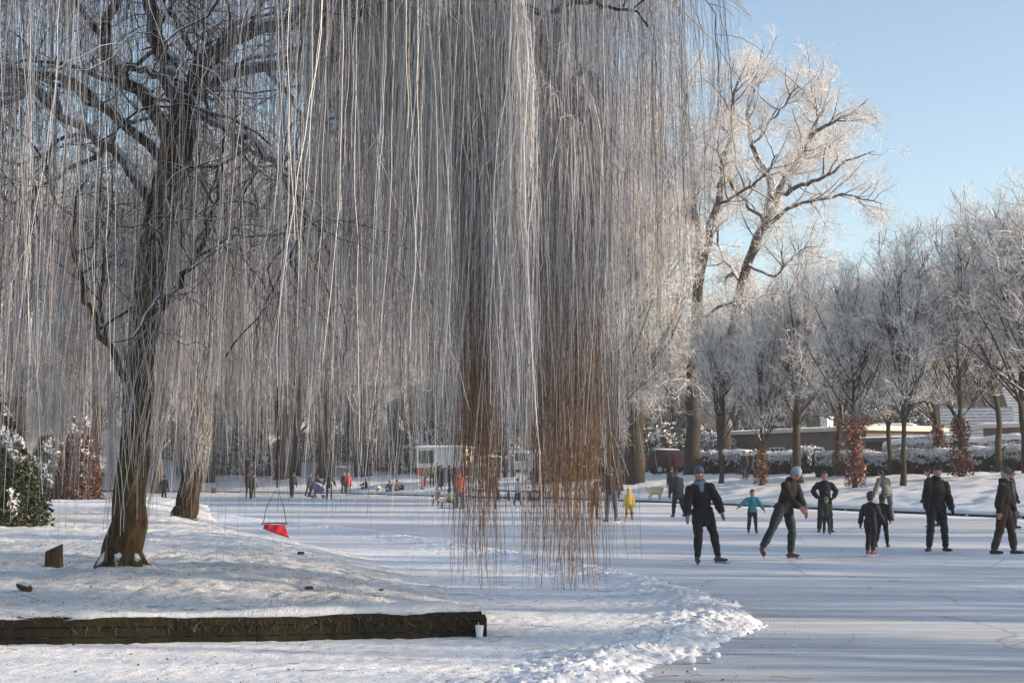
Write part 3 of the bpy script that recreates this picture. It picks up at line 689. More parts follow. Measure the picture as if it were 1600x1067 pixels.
# copper leaves that stay on round the trunks
def copper(root, z1, r0, n, hue, gap=.25):
    z = rng.random(n) ** .9 * z1 + .1; ph = rng.random(n) * 6.28; lump = .65 + .6 * vn(z * 1.6, ph * 1.1, 5)
    r = r0 * lump * np.sqrt(rng.uniform(.05, 1, n)) * (1.12 - .35 * z / z1); P = np.stack([r * np.cos(ph), r * np.sin(ph), z], -1)
    k = vn(P[:, 0] * 4 + P[:, 2] * 3, P[:, 1] * 4 - P[:, 2] * 2, 8) > gap; P = P[k]
    base = np.array([(.30, .11, .05), (.22, .09, .045), (.38, .16, .08), (.55, .48, .42)])[rng.choice(4, len(P), p=[.4, .35, .15, .1])] * hue
    mb = leaves(MB(), P, .085, base); mb.build('copper_leaves', [M_LEAF], root, col=True)
copper(ROW[1], 2.9, .55, 1300, .7); copper(ROW[4], 3.3, .62, 1900, .85); copper(ROW[3], 2.8, .42, 800, .6, .3); copper(ROW[7], 2.9, .5, 1200, .5); copper(ROW[8], 3.0, .6, 1700, .4)
# leafy skirt at the foot of the crown of the brightest one
n = 900; ph = rng.random(n) * 6.28; r = rng.uniform(.1, 1.9, n); P = np.stack([r * np.cos(ph), r * np.sin(ph) * .7, 3.6 + .35 * r + rng.normal(0, .25, n)], -1)
P = P[vn(P[:, 0] * 3, P[:, 1] * 3, 3) > .42]; mb = leaves(MB(), P, .08, np.tile((.33, .15, .09), (len(P), 1)) * rng.uniform(.6, 1.4, (len(P), 1))); mb.build('copper_leaves', [M_LEAF], ROW[4], col=True)
# trees of the near right bank, outside the frame: they throw the long shadows over the pond
protoD = make_tree('bank_tree', 'slender frosted tree on the right bank outside the view', 'tree', 13, .22, 2.6, 20, 5.2, 42, 900, .008, .8, 121, mat=M_FROST_D, group=GC, up=.3)
offs = [(27, 45), (28, 38), (29, 32), (30, 26), (32, 19), (33, 13), (34, 6), (34, -2), (38, 34), (39, 22), (40, 11), (31, 53), (36, 46), (45, 28), (46, 14), (45, 0)]
for i, (x, y) in enumerate(offs):
    r = dup(protoD, (x, y, tz(x, y)), i * 1.9, 1.0 + .1 * (i % 3), 'slender frosted tree on the right bank outside the view', GC) if i else protoD
    r.location = (x, y, tz(x, y))
protoE = make_tree('bank_tree', 'unseen tall tree added at the far right to shade the willow', 'tree', 26, .4, 13.5, 20, 9, 48, 4500, .014, 1.2, 122, group=GC)  # added out of view; high crowns shade the willow, let sun reach the ice
for i, (x, y) in enumerate([(50, 7), (53, -5), (58, 20), (62, 2)]):
    r = dup(protoE, (x, y, tz(x, y)), i * 2.3, 1 + .05 * (i % 3), 'unseen tall tree added at the far right to shade the willow', GC) if i else protoE; r.location = (x, y, tz(x, y))

# ------------------------------------------------------------ willows
def interp(px, tab): return np.interp(px, [a for a, b in tab], [b for a, b in tab])
DENSE = [(-400, 760), (0, 730), (130, 690), (200, 640), (300, 680), (450, 630), (600, 625), (690, 640), (722, 660), (735, 720), (766, 720), (778, 640), (808, 650), (822, 730), (950, 740), (964, 690), (1000, 600), (1035, 520), (1070, 430), (1110, 370), (1160, 230)]
LONG = [(-400, 860), (0, 870), (200, 880), (420, 900), (600, 820), (700, 860), (735, 925), (770, 925), (800, 880), (830, 935), (955, 935), (966, 760), (1000, 740), (1035, 600), (1070, 520), (1110, 450), (1160, 300)]
def make_willow(label, base, trunk, limbs, n_arc, n_str, Rw, Ztop, zdrop, env, seed, rs=1.0, dens_right=False):
    global rng; keep = rng; rng = np.random.default_rng(seed)
    t = thing('weeping_willow', label, 'tree', base)
    C, rr = bend(np.array(trunk[0]) - base, trunk[1], 30)
    an = 14; mb = MB(); C2 = wob(C, .012, 3)
    tz_ = np.linspace(0, 29, 150); ti = np.minimum(tz_.astype(int), 28); tf = (tz_ - ti)[:, None]; C3 = C2[ti] * (1 - tf) + C2[ti + 1] * tf; r3 = np.interp(tz_, np.arange(30), rr * np.r_[1.22, 1.1, 1.04, np.ones(27)])
    V, Q = tubes(C3[None], r3[None], 56); V = V.reshape(150, 56, 3); th = np.arange(56) * 2 * math.pi / 56; hz = C3[:, 2:3]
    rdg = np.abs(fbm(np.cos(th)[None] * 3.2 + 9 + hz * .25, np.sin(th)[None] * 3.2 + hz * .6, 4, seed) - .5) * 2; V = C3[:, None] + (V - C3[:, None]) * (.90 + .26 * rdg[..., None])
    mb.add(V.reshape(-1, 3), Q)
    for k in range(7):       # root flares
        a = k * .9 + .3; d = np.array([math.cos(a), math.sin(a), 0])
        mb.tube([C[0] + d * .08 + (0, 0, .55), C[0] + d * .27 + (0, 0, .22), C[0] + d * .42 + (0, 0, .02), C[0] + d * .6 + (0, 0, -.12)], [.06, .085, .07, .05], 8)
    o = mb.build('trunk', [M_WBARK], t, smooth=True)
    L = []
    for pts, rad in limbs:
        Cc, r2 = bend(np.array(pts) - base, rad, 22); Cc = wob(Cc, .03, len(L) + 5)
        m1 = MB(); m1.tube(Cc, r2, 9); m1.build('limb', [M_LIMB], t, smooth=True); L.append((Cc, r2))
    LP = np.array([a for a, b in L]); LR = np.array([b for a, b in L])
    # crooked secondary boughs on the limbs
    S, SR = grow(LP, LR, 90, 12, .2, 1, 1.4, 3.4, 55, .26, -.01, .035, .010, .3, .2)
    S2, SR2 = grow(S, SR, 520, 9, .1, 1, .6, 1.7, 55, .28, -.08, .011, .005, .0, .2)
    S3, SR3 = grow(S2, SR2, 3200, 7, .1, 1, .35, 1.1, 50, .24, -.16, .0045, .0022, -.2, .2)
    mb = MB(); mb.tubes(S, SR, 6); mb.tubes(S2, SR2, 4); mb.build('bough', [M_LIMB], t, smooth=True)
    # arching branchlets that carry the curtains
    apex = np.array(C[-1]) + (0, 0, 1.0); A = []; AW = []
    for k in range(n_arc):
        ph = rng.random() * 6.283; r = Rw * math.sqrt(rng.uniform(.03, 1))
        if dens_right and k % 3 == 0: ph = rng.uniform(-1.9, .55); r = Rw * rng.uniform(.45, 1)
        if dens_right and k % 5 == 1: ph = rng.uniform(-1.15, .5); r = Rw * rng.uniform(.72, .95)
        end = np.array([apex[0] + r * math.cos(ph), apex[1] + r * math.sin(ph) * .88, Ztop - zdrop * (r / Rw) ** 2 - base[2] + rng.normal(0, .45)])
        st = np.array([apex[0] + .35 * r * math.cos(ph + rng.normal(0, .3)), apex[1] + .35 * r * math.sin(ph + rng.normal(0, .3)), end[2] - rng.uniform(-.3, 1.4)])
        out_ = np.array([math.cos(ph), math.sin(ph), 0])
        u = np.linspace(0, 1, 9)[:, None]; P = st + (end - st) * u + np.array([0, 0, 1]) * (.9 * u * (1 - u) * 2 - .9 * np.maximum(u - .75, 0) ** 2 * 8) + out_ * 0
        P = P + np.cumsum(rng.normal(0, .04, (9, 3)), 0); A.append(P); AW.append(.3 + r / Rw)
    if dens_right:
        for px, py, Y, k in ((742, 180, 14.2, 5), (752, 230, 14.0, 5), (765, 120, 14.4, 4), (835, 60, 14.3, 6), (850, 120, 14.0, 6), (870, 150, 13.8, 6), (895, 90, 14.2, 6), (915, 140, 14.0, 6), (935, 120, 14.4, 6), (880, 40, 14.8, 5), (800, 20, 13.4, 6), (820, 40, 13.2, 6), (812, 10, 13.2, 6), (690, 10, 13.6, 3), (660, 30, 13.5, 3), (745, 100, 14.5, 5), (848, 180, 14.6, 5), (905, 200, 13.6, 5), (925, 170, 13.9, 5)):
            e = AT(px, py, Y) - base; s_ = e + (-.22, .3, .12); u = np.linspace(0, 1, 9)[:, None]
            P = s_ + (e - s_) * u + np.array([0, 0, .2]) * (u * (1 - u) * 2); A.append(P + rng.normal(0, .02, P.shape)); AW.append(k * (.75 if px < 770 else .5))
    A = np.array(A); AW = np.array(AW)
    mb = MB(); mb.tubes(A, np.tile(np.linspace(.022, .008, 9), (len(A), 1)), 4); mb.build('arching_branch', [M_FROST_D], t, smooth=True)
    ai = rng.choice(len(A), n_str, p=AW / AW.sum()); u = rng.random(n_str) ** .8; f = u * 7.999; i = f.astype(int); f = (f - i)[:, None]
    s = A[ai, i] * (1 - f) + A[ai, i + 1] * f; T = A[ai, -1] - A[ai, 0]; T[:, 2] = 0; T /= np.linalg.norm(T, axis=1, keepdims=True) + 1e-9
    side = np.stack([-T[:, 1], T[:, 0], T[:, 2] * 0], -1) * rng.normal(0, .6, (n_str, 1)); hor = T * rng.uniform(.1, .8, (n_str, 1)) + side
    hor[ai >= n_arc] *= .3
    W = s + base + hor * .25
    if dens_right:           # thin out the near left side, where the limbs show through
        pxs = 800 + W[:, 0] / W[:, 1] * _cp * F; kp = (pxs < 1150) & ((ai >= n_arc) | ~((pxs < 470) & (W[:, 1] < 17.6) & (rng.random(n_str) < np.where((pxs > 185) & (pxs < 345), .86, .52))) & ~((pxs > 772) & (pxs < 812) & (rng.random(n_str) < .6)))
        s, hor, W, ai = s[kp], hor[kp], W[kp], ai[kp]; n_str = len(s)
    pxs = 800 + W[:, 0] / W[:, 1] * _cp * F
    if env is not None:
        yb = interp(pxs + rng.normal(0, 8, n_str), env[0]) - np.abs(rng.normal(0, 140, n_str)) * (rng.random(n_str) < .88); yl = interp(pxs, env[1])
        tuft = ai >= n_arc; lg = rng.random(n_str) < np.where(((pxs > 725) & (pxs < 768)) | ((pxs > 828) & (pxs < 958)), .2, .14); yb = np.where(lg, yb + (yl - yb) * rng.uniform(.2, 1, n_str), yb); yb += rng.normal(0, 12, n_str)
        yb = np.where(tuft & (pxs > 728) & ((pxs < 772) | (pxs > 828)), np.minimum(rng.uniform(640, 960, n_str) - 60 * (rng.random(n_str) < .3), 938), yb)
        ze = CH + (HOR - yb) / F * W[:, 1]
    else: ze = rng.uniform(1.6, 4.5, n_str); ze = np.where(rng.random(n_str) < .15, rng.uniform(.8, 1.6, n_str), ze)
    g = np.maximum(terrain(W[:, 0], W[:, 1]), 0); ze = np.maximum(ze, g + rng.uniform(.1, .5, n_str))
    top = s[:, 2] + base[2]; Ln = np.clip(top - ze, .5, None)
    # most of the strands are shorter whips, only part of them reach the hem
    short = (rng.random(n_str) < .38) & ((ai < n_arc) | (rng.random(n_str) < .3)); Ln = np.where(short, Ln * rng.uniform(.3, .85, n_str), Ln)
    M = 16; q = np.linspace(0, 1, M)[None]; dl = q * Ln[:, None]
    lam = rng.uniform(.25, .7, n_str)[:, None]; outw = 1 - np.exp(-dl / lam)
    P = np.zeros((n_str, M, 3)); rise = rng.uniform(.02, .16, n_str)[:, None]
    fr1 = rng.uniform(.5, 1.4, n_str)[:, None]; p1 = rng.random(n_str)[:, None] * 6.28; am = rng.uniform(.01, .09, n_str)[:, None]
    cl = rng.normal(0, .05, (len(A), 2)); cl[n_arc:] *= .5; cl = cl[ai]                                 # whips of one branch drift together
    for ax in (0, 1):
        P[:, :, ax] = s[:, ax:ax + 1] + hor[:, ax:ax + 1] * .45 * outw + am * np.sin(dl * fr1 + p1 + ax * 2) * np.minimum(dl, 1) + cl[:, ax:ax + 1] * q * (dl / 3) + rng.normal(0, .022, (n_str, 1)) * dl * q + np.cumsum(rng.normal(0, .012, (n_str, M)), 1)
    P[:, :, 2] = s[:, 2:3] + rise * np.sin(np.minimum(dl / .5, 1) * math.pi) - np.maximum(dl - .12, 0)
    wz = P[:, :, 2] + base[2]
    rad = rng.uniform(.0019, .0040, n_str)[:, None] * (1 - .45 * q) * rs
    # whips that drape down over the trunk itself
    # hoar frost on most whips, bare brown bark low in the two right hand tufts
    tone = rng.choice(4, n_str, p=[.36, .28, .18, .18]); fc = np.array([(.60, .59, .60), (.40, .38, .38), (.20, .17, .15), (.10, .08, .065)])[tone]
    if dens_right: fc = fc * interp(pxs, [(0, .95), (300, 1.1), (480, 1.4), (1100, 1.45)])[:, None]  # paler tint toward centre and right puts sunlit brightness into the whips
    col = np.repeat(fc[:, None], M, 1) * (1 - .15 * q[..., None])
    if dens_right:
        bx = np.clip(1.3 - np.abs(pxs - 750) / 20, 0, 1) + np.clip(1.7 - np.abs(pxs - 890) / 42, 0, 1)
        zb = 2.55 + .6 * bx + .5 * (pxs < 785) + rng.normal(0, .6, n_str)
        k = sstep((zb[:, None] - wz) / .8) * ((bx > .2) & ((ai >= n_arc) | (rng.random(n_str) < .4)))[:, None]
        br = np.array([(.25, .13, .06), (.17, .095, .05), (.33, .21, .12), (.09, .055, .035)])[rng.choice(4, n_str, p=[.4, .3, .15, .15])]
        col = col * (1 - k[..., None]) + br[:, None] * k[..., None]; rad = rad * (1 + .05 * k)
        # bright thickly frosted sheaf
        hb = np.clip(1 - np.abs(pxs - 812) / 26, 0, 1) + np.clip(1 - np.abs(pxs - 672) / 20, 0, 1) * .8; hb = (hb * (rng.random(n_str) < .7))[:, None, None]
        hb = hb * sstep((wz[..., None] - 3.2) / 1.2); col = col * (1 - hb) + np.array([.80, .78, .76]) * hb; rad = rad * (1 + .3 * hb[..., 0])
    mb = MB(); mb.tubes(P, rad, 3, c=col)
    # fine side whips
    ns = int(n_str * 1.5); D, DR = grow(P, rad, ns, 6, .03, .9, .25, 1.0, 38, .18, -.20, .0028, .0016, -.2, .3)
    D[:, :, 2] = np.maximum(D[:, :, 2], .05)
    wd = D[:, 0] + base; pd = 800 + wd[:, 0] / wd[:, 1] * _cp * F
    c2 = np.array([(.60, .60, .62), (.36, .34, .33), (.15, .12, .10)])[rng.choice(3, ns)]
    if dens_right:
        kk = ((np.abs(pd - 750) < 20) | (np.abs(pd - 888) < 62)) & (wd[:, 2] < 3.0 + rng.normal(0, .6, ns)); c2[kk] = np.array([.20, .11, .055])
    mb.tubes(D, DR * rs, 3, c=c2)
    mb.tubes(S3, SR3 * rs, 3, c=np.array([(.50, .50, .52), (.16, .13, .11), (.08, .065, .05)])[rng.choice(3, len(S3))])
    nt_ = 210; zt = 2.0 + 4.0 * rng.random(nt_) ** 1.6; Lh = rng.uniform(.7, 2.6, nt_); Lh = np.minimum(Lh, zt - rng.uniform(.4, 2.0, nt_)); a = rng.uniform(-2.9, .3, nt_); Tq = np.zeros((nt_, 12, 3)); qq = np.linspace(0, 1, 12)
    hh = C[:, 2]; a0 = rng.normal(0, .8, nt_)
    for j in range(12):
        zz_ = zt - Lh * qq[j]; cx = np.interp(zz_, hh, C[:, 0]); cy = np.interp(zz_, hh, C[:, 1]); r_ = np.interp(zz_, hh, rr) * 1.12 + .03 + .16 * (1 - qq[j]); an_ = a + a0 * qq[j] * .6 + .25 * np.sin(zz_ * 2.3 + a0 * 5)
        Tq[:, j] = np.stack([cx + r_ * np.cos(an_), cy + r_ * np.sin(an_), zz_], -1)
    mb.tubes(Tq, np.tile(np.linspace(.0045, .0028, 12), (nt_, 1)) * rs, 3, c=np.array([(.60, .58, .57), (.34, .31, .28)])[rng.choice(2, nt_, p=[.5, .5])])
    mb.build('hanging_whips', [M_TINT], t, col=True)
    rng = keep; return t
Yw = TRK[1]; W_ = lambda *p: [AT(px, py, Yw + dy) for px, py, dy in p]
tr = [TRK - (0, 0, .15)] + W_((203, 780, 0), (212, 680, 0), (222, 560, .05), (233, 450, .1), (250, 345, .1), (274, 245, 0), (290, 175, 0))
willow = make_willow('big weeping willow with frosted hanging branches filling the left and middle of the view', TRK, (tr, (.26, .21, .19, .185, .19, .205, .22, .20)),
    [(W_((290, 185, 0), (312, 115, 0), (350, 68, -.3), (410, 45, -.6), (490, 15, -1), (600, -60, -1.5)), (.15, .13, .11, .09, .07, .04)),
     (W_((286, 185, 0), (258, 95, .3), (238, 20, .5), (222, -70, .6), (230, -200, .6)), (.15, .12, .10, .08, .04)),
     (W_((272, 225, 0), (225, 150, -.4), (180, 100, -.8), (165, 55, -.8), (185, -5, -.8), (205, -90, -.8)), (.10, .085, .075, .07, .06, .03)),
     (W_((165, 60, -.8), (182, 104, -1), (225, 112, -1.2), (275, 140, -1.5), (325, 172, -1.8), (420, 222, -2.4)), (.05, .045, .04, .036, .03, .012)),
     (W_((250, 340, .1), (190, 250, .6), (110, 190, 1), (40, 130, 1), (-60, 140, 1), (-160, 200, 1)), (.09, .075, .06, .055, .045, .02)),
     (W_((265, 265, 0), (150, 150, -.6), (70, 120, -1), (20, 150, -1.4), (-70, 190, -2)), (.07, .06, .05, .04, .02)),
     (W_((295, 160, 0), (360, 110, 1), (470, 100, 2.2), (600, 70, 3), (760, 30, 3)), (.11, .09, .07, .05, .02)),
     (W_((600, -60, -1.5), (720, -40, -2), (840, 14, -2.6), (905, 2, -3), (960, 10, -3), (1015, 40, -3.2)), (.06, .05, .04, .03, .022, .012)),
     (W_((290, 170, 0), (400, 230, -1.5), (470, 320, -2), (520, 420, -2.2)), (.06, .04, .025, .012)),
     (W_((230, -150, .6), (330, -260, -2), (420, -240, -4), (480, -120, -5)), (.08, .07, .05, .02)),
     (W_((225, 500, 0), (290, 430, -.6), (330, 330, -1), (350, 230, -1.2)), (.05, .035, .025, .01)),
     (W_((215, 620, 0), (150, 500, -.5), (110, 380, -.8), (130, 270, -1)), (.05, .04, .03, .012))],
    320, 10500, 7.5, 11.4, 3.6, (DENSE, LONG), 77, 1.0, True)
b2 = GT(290, 812, 26, 60); b2 = ON(290, 38)
w2 = lambda *p: [AT(px, py, b2[1] + dy) for px, py, dy in p]
make_willow('second frosted weeping willow standing behind the trunk of the big one', b2, ([b2 - (0, 0, .2)] + w2((297, 760, 0), (302, 690, 0), (310, 600, 0), (318, 520, 0), (325, 450, 0)), (.36, .29, .25, .23, .22, .20)),
    [(w2((325, 455, 0), (340, 400, 0), (390, 340, -1), (450, 300, -2)), (.2, .16, .1, .05)), (w2((323, 455, 0), (290, 400, 1), (240, 340, 2), (180, 310, 2)), (.2, .15, .1, .05)),
     (w2((325, 460, 0), (330, 390, 1), (320, 300, 2), (330, 200, 2)), (.2, .15, .1, .05)), (w2((318, 520, 0), (280, 450, -2), (220, 420, -3), (160, 400, -4)), (.14, .1, .07, .03))],
    130, 2300, 7.0, 10.5, 3.0, None, 78, 1.9)
# ------------------------------------------------------------ shrubs, hedges
def shrub(name, label, cat, base, rx, ry, h, n, size, cols, pc, snow=.5, cone=0.6, seed=0, group=None, stem=(.05, .04, .03)):
    t = thing(name, label, cat, base, 0, group)
    ph = rng.random(n) * 6.283; z = rng.random(n); sh = (1 - z ** 1.6 * cone) * (.75 + .5 * fbm(ph * 1.2 + seed, z * 4, 3, seed))
    rr = sh * np.sqrt(rng.uniform(.35, 1, n)); P = np.stack([rx * rr * np.cos(ph), ry * rr * np.sin(ph), z * h * (.85 + .3 * vn(ph, ph * 0, seed + 3))], -1)
    c = np.array(cols)[rng.choice(len(cols), n, p=pc)] * rng.uniform(.7, 1.3, (n, 1))
    up = (vn(P[:, 0] * 2.6, P[:, 2] * 3 + P[:, 1] * 2, seed + 5) + .35 * z) > 1.1 - snow * .8
    c[up & (rng.random(n) < .75)] = (.76, .77, .80)
    mb = leaves(MB(), P, size, c); mb.build('foliage', [M_LEAF], t, col=True)
    mb = MB()
    for k in range(9):
        a = k * .7; mb.tube([(0.1 * math.cos(a), .1 * math.sin(a), -.1), (rx * .35 * math.cos(a), ry * .35 * math.sin(a), h * .45), (rx * .5 * math.cos(a + .3), ry * .5 * math.sin(a + .3), h * .8)], [.05, .035, .015], 6)
    mb.build('stem', [M_OBARK], t, smooth=True); return t
DG = [(.035, .05, .02), (.02, .03, .015), (.09, .10, .03), (.05, .045, .03)]
shrub('evergreen_bush', 'dark evergreen bush dusted with snow at the left edge on the bank', 'bush', ON(15, 31) + (-.35, 0, -.1), 1.35, 1.2, 2.5, 15000, .055, DG, [.4, .35, .15, .1], .22, .75, 3)
shrub('evergreen_bush', 'tall dark conifer like bush behind the snow dusted one at the left edge', 'bush', ON(-40, 37) + (-.6, 0, -.1), 2.2, 1.6, 5.0, 13000, .07, DG, [.4, .4, .1, .1], .15, .8, 13)
shrub('beech_bush', 'rusty copper leaved bush left of the willow trunk', 'bush', ON(128, 60) + (0, 0, -.2), 1.1, 1.0, 3.4, 6500, .075, [(.12, .05, .035), (.08, .04, .03), (.18, .09, .06)], [.5, .35, .15], .22, .7, 23)
shrub('dark_bush', 'dark bush between the rusty bush and the evergreen', 'bush', ON(84, 66) + (0, 0, -.2), 1.4, 1.0, 3.0, 7000, .07, DG, [.4, .4, .1, .1], .3, .6, 33)
for i, (px, Y, w_, h, lb) in enumerate(((335, 140, 3.2, 2.0, 'low brown undergrowth bush left of the three thick trunks'), (375, 146, 4.0, 2.4, 'wide brown undergrowth bush just left of the leftmost thick trunk'), (410, 138, 2.4, 1.6, 'small brown bush beside the leftmost thick trunk'),
                                       (640, 140, 3.4, 1.8, 'snow dusted brown bush left of the white trailer'), (540, 150, 4.5, 2.0, 'snowy undergrowth between the middle and third thick trunks'), (600, 152, 4.5, 2.2, 'snowy undergrowth right of the third thick trunk'),
                                       (480, 152, 4.5, 2.0, 'snowy undergrowth between the leftmost and middle thick trunks'), (310, 152, 5, 2.6, 'tall snowy undergrowth farthest left on the wooded slope'))):
    shrub('undergrowth_bush', lb, 'bush', ON(px, Y) + (0, 0, -.3), w_ * 1.15, 2.0, h * 1.5, 6500, .16, [(.16, .10, .06), (.09, .07, .05), (.22, .15, .10)], [.4, .4, .2], .55 if i < 3 else .75, .6, 40 + i, group='undergrowth on the wooded slope')
for i, (px, Y, w_, h, lb) in enumerate(((905, 100, 3.5, 1.8, 'dark green bush behind the brown willow strands'), (1010, 108, 3.6, 3.4, 'dark evergreen bush left of the dark red van'), (1060, 112, 4.5, 3.8, 'dark evergreen bush behind the dark red van'), (940, 110, 4, 3.2, 'dark evergreen bush behind the man in blue jeans'),
                                       (1115, 106, 2.2, 3.3, 'snow laden bush between the two big oaks'), (1350, 112, 3.0, 5.8, 'dark conifer rising behind the flat roofed house chimney'), (1425, 116, 2.6, 5.6, 'dark conifer behind the gap between the houses'), (700, 128, 5, 4.2, 'dark bush behind the trailer'), (800, 126, 6, 4.6, 'dark bush behind the white van'))):
    shrub('evergreen_bush', lb, 'bush', ON(px, Y) + (0, 0, -.2), w_, 1.8, h, 6000, .12, DG, [.4, .35, .1, .15], .75 if i in (4,) else .4, .6, 60 + i)
def hedge(label, a, b, h, th, n, snow, seed):
    L = math.hypot(b[0] - a[0], b[1] - a[1]); t = thing('hedge', label, 'hedge', a, math.atan2(b[1] - a[1], b[0] - a[0]))
    mb = MB(); nx = int(L / .4); xs = np.linspace(0, L, nx); prof = [(-th / 2, -.2), (-th / 2 - .05, h * .4), (-th / 2, h * .75), (-th * .38, h * .93), (0, h), (th * .38, h * .93), (th / 2, h * .6), (th / 2, -.2)]
    gz = np.array([tz(a[0] + (b[0] - a[0]) * x / L, a[1] + (b[1] - a[1]) * x / L) - a[2] for x in xs])
    V = np.array([np.stack([xs, y * .86 + .12 * (vn(xs * 1.1, xs * 0 + y, seed) - .5), gz + z * .94 + .2 * (vn(xs * .9, xs * 0 + z, seed) - .5)], -1) for y, z in prof])
    k = len(prof); i = np.arange(k - 1)[:, None] * nx + np.arange(nx - 1)[None]; Q = np.stack([i, i + 1, i + 1 + nx, i + nx], -1).reshape(-1, 4)
    mb.add(V.reshape(-1, 3), Q); mb.build('core', [plain((.022, .02, .015), .95)], t)
    x = rng.random(n) * L; s = rng.random(n); py = np.interp(s, [0, .55, .68, 1], [-th / 2, -th / 2, -th * .3, th / 2]); pz = np.interp(s, [0, .55, .68, 1], [0, h * .82, h * .97, h * .9])
    py = py + rng.normal(0, .07, n); pz = pz * (.9 + .22 * vn(x * 1.1, x * 0, seed)) + rng.normal(0, .05, n) + np.interp(x, xs, gz)
    c = np.array([(.035, .045, .025), (.05, .035, .025), (.02, .02, .015)])[rng.choice(3, n)] * rng.uniform(.6, 1.4, (n, 1))
    hz = s / .6; f = (vn(x * 2.3, s * 14, seed + 1) * .7 + vn(x * 7, s * 30, seed + 2) * .5 + hz * snow) > 1.12
    c[f] = (.74, .75, .79); P = np.stack([x, py, pz], -1); mb = leaves(MB(), P, .085, c); mb.build('foliage', [M_LEAF], t, col=True)
    # snow lying along the top
    prof = [(-th * .5, h * .86), (-th * .42, h * .99), (-th * .1, h * 1.05), (th * .3, h * 1.03), (th * .5, h * .9)]; nx = int(L / .15); xs2 = np.linspace(0, L, nx); g2 = np.interp(xs2, xs, gz)
    V = np.array([np.stack([xs2, y + .25 * (fbm(xs2 * 1.6, xs2 * 0 + y, 3, seed) - .5), g2 + z + .22 * (fbm(xs2 * 1.3, xs2 * 0 + z, 4, seed + 9) - .5) - .03], -1) for y, z in prof])
    i = np.arange(4)[:, None] * nx + np.arange(nx - 1)[None]; mb = MB(); mb.add(V.reshape(-1, 3), np.stack([i, i + 1, i + 1 + nx, i + nx], -1).reshape(-1, 4)); mb.build('snow_cap', [M_CSNOW], t, smooth=True)
    return t
hedge('long snow capped hedge running along the top of the right bank', ON(1090, 98), ON(1275, 88), 1.45, 1.3, 12000, .8, 3)
hedge('snow dusted hedge behind the row of slender trees at the right', ON(1277, 84), ON(1660, 76), 1.35, 1.4, 24000, .85, 7)
hedge('second taller snow covered hedge behind the first, in front of the brick extension', ON(1380, 90), ON(1690, 84), 2.0, 1.5, 14000, 1.0, 17)

# ------------------------------------------------------------ houses
M_BRICK = None
def mat_brick(name, c1, c2, mortar):
    m, nt, b = newmat(name); v = coords(nt); mp = nt.nodes.new('ShaderNodeMapping'); mp.inputs['Rotation'].default_value = (R(90), 0, 0); nt.links.new(v, mp.inputs[0])
    br = nt.nodes.new('ShaderNodeTexBrick'); br.inputs['Color1'].default_value = (*c1, 1); br.inputs['Color2'].default_value = (*c2, 1); br.inputs['Mortar'].default_value = (*mortar, 1)
    br.inputs['Scale'].default_value = 4.5; br.inputs['Mortar Size'].default_value = .02; nt.links.new(mp.outputs[0], br.inputs[0]); nt.links.new(br.outputs[0], b.inputs['Base Color']); b.inputs['Roughness'].default_value = .9; return m
M_BRICK = mat_brick('brown_brick', (.16, .09, .065), (.22, .13, .09), (.25, .22, .2))
M_DWOOD = plain((.055, .04, .03), .8, .4, 3); M_WHITE = plain((.72, .71, .68), .6, .06); M_GLASSD = plain((.02, .025, .03), .12, .2); M_FASC = plain((.55, .50, .40), .7, .1)
M_ROOFS = None
def mat_tile():
    m, nt, b = newmat('snowy_tiles'); wv = nt.nodes.new('ShaderNodeTexWave'); wv.bands_direction = 'Z'; wv.inputs['Scale'].default_value = 1.3; wv.inputs['Distortion'].default_value = .6
    nt.links.new(coords(nt), wv.inputs[0]); n = noise(nt, coords(nt), 3, 5)
    f = math_(nt, 'ADD', math_(nt, 'MULTIPLY', wv.outputs['Fac'], .35), math_(nt, 'MULTIPLY', n, .9))
    nt.links.new(ramp(nt, f, [(.46, (.15, .17, .20)), (.72, (.40, .42, .45))]), b.inputs['Base Color']); b.inputs['Roughness'].default_value = .8; bump(nt, b, wv.outputs['Fac'], .05, .8); return m
M_ROOFS = mat_tile()
def window(parent, x, y, z, w_, h_, bars=1):
    f = MB(); fr = .07
    for s in (-1, 1): f.box((x + s * (w_ / 2 - fr / 2), y, z), (fr, .09, h_)); f.box((x, y, z + s * (h_ / 2 - fr / 2)), (w_ - 2 * fr, .088, fr))
    for k in range(bars): f.box((x - w_ / 2 + (k + 1) * w_ / (bars + 1), y, z), (fr, .084, h_ - 2 * fr))
    wo = f.build('window', [M_WHITE], parent); g = MB(); g.box((x, y + .01, z), (w_ - .1, .03, h_ - .1)); g.build('pane', [M_GLASSD], wo); return wo
def roof_snow(mb, x0, x1, y0, y1, z, amp=.05, n=40):
    xs = np.linspace(x0, x1, n); ys = np.linspace(y0, y1, 8); X, Y = np.meshgrid(xs, ys); e = np.minimum(np.minimum(X - x0, x1 - X), np.minimum(Y - y0, y1 - Y))
    Z = z + .13 * sstep(e / .3) + amp * (fbm(X * .8, Y * .8, 3, 66) - .5) * (e > 0); i = np.arange(7)[:, None] * n + np.arange(n - 1)[None]
    mb.add(np.stack([X, Y, Z], -1).reshape(-1, 3), np.stack([i, i + 1, i + 1 + n, i + n], -1).reshape(-1, 4))
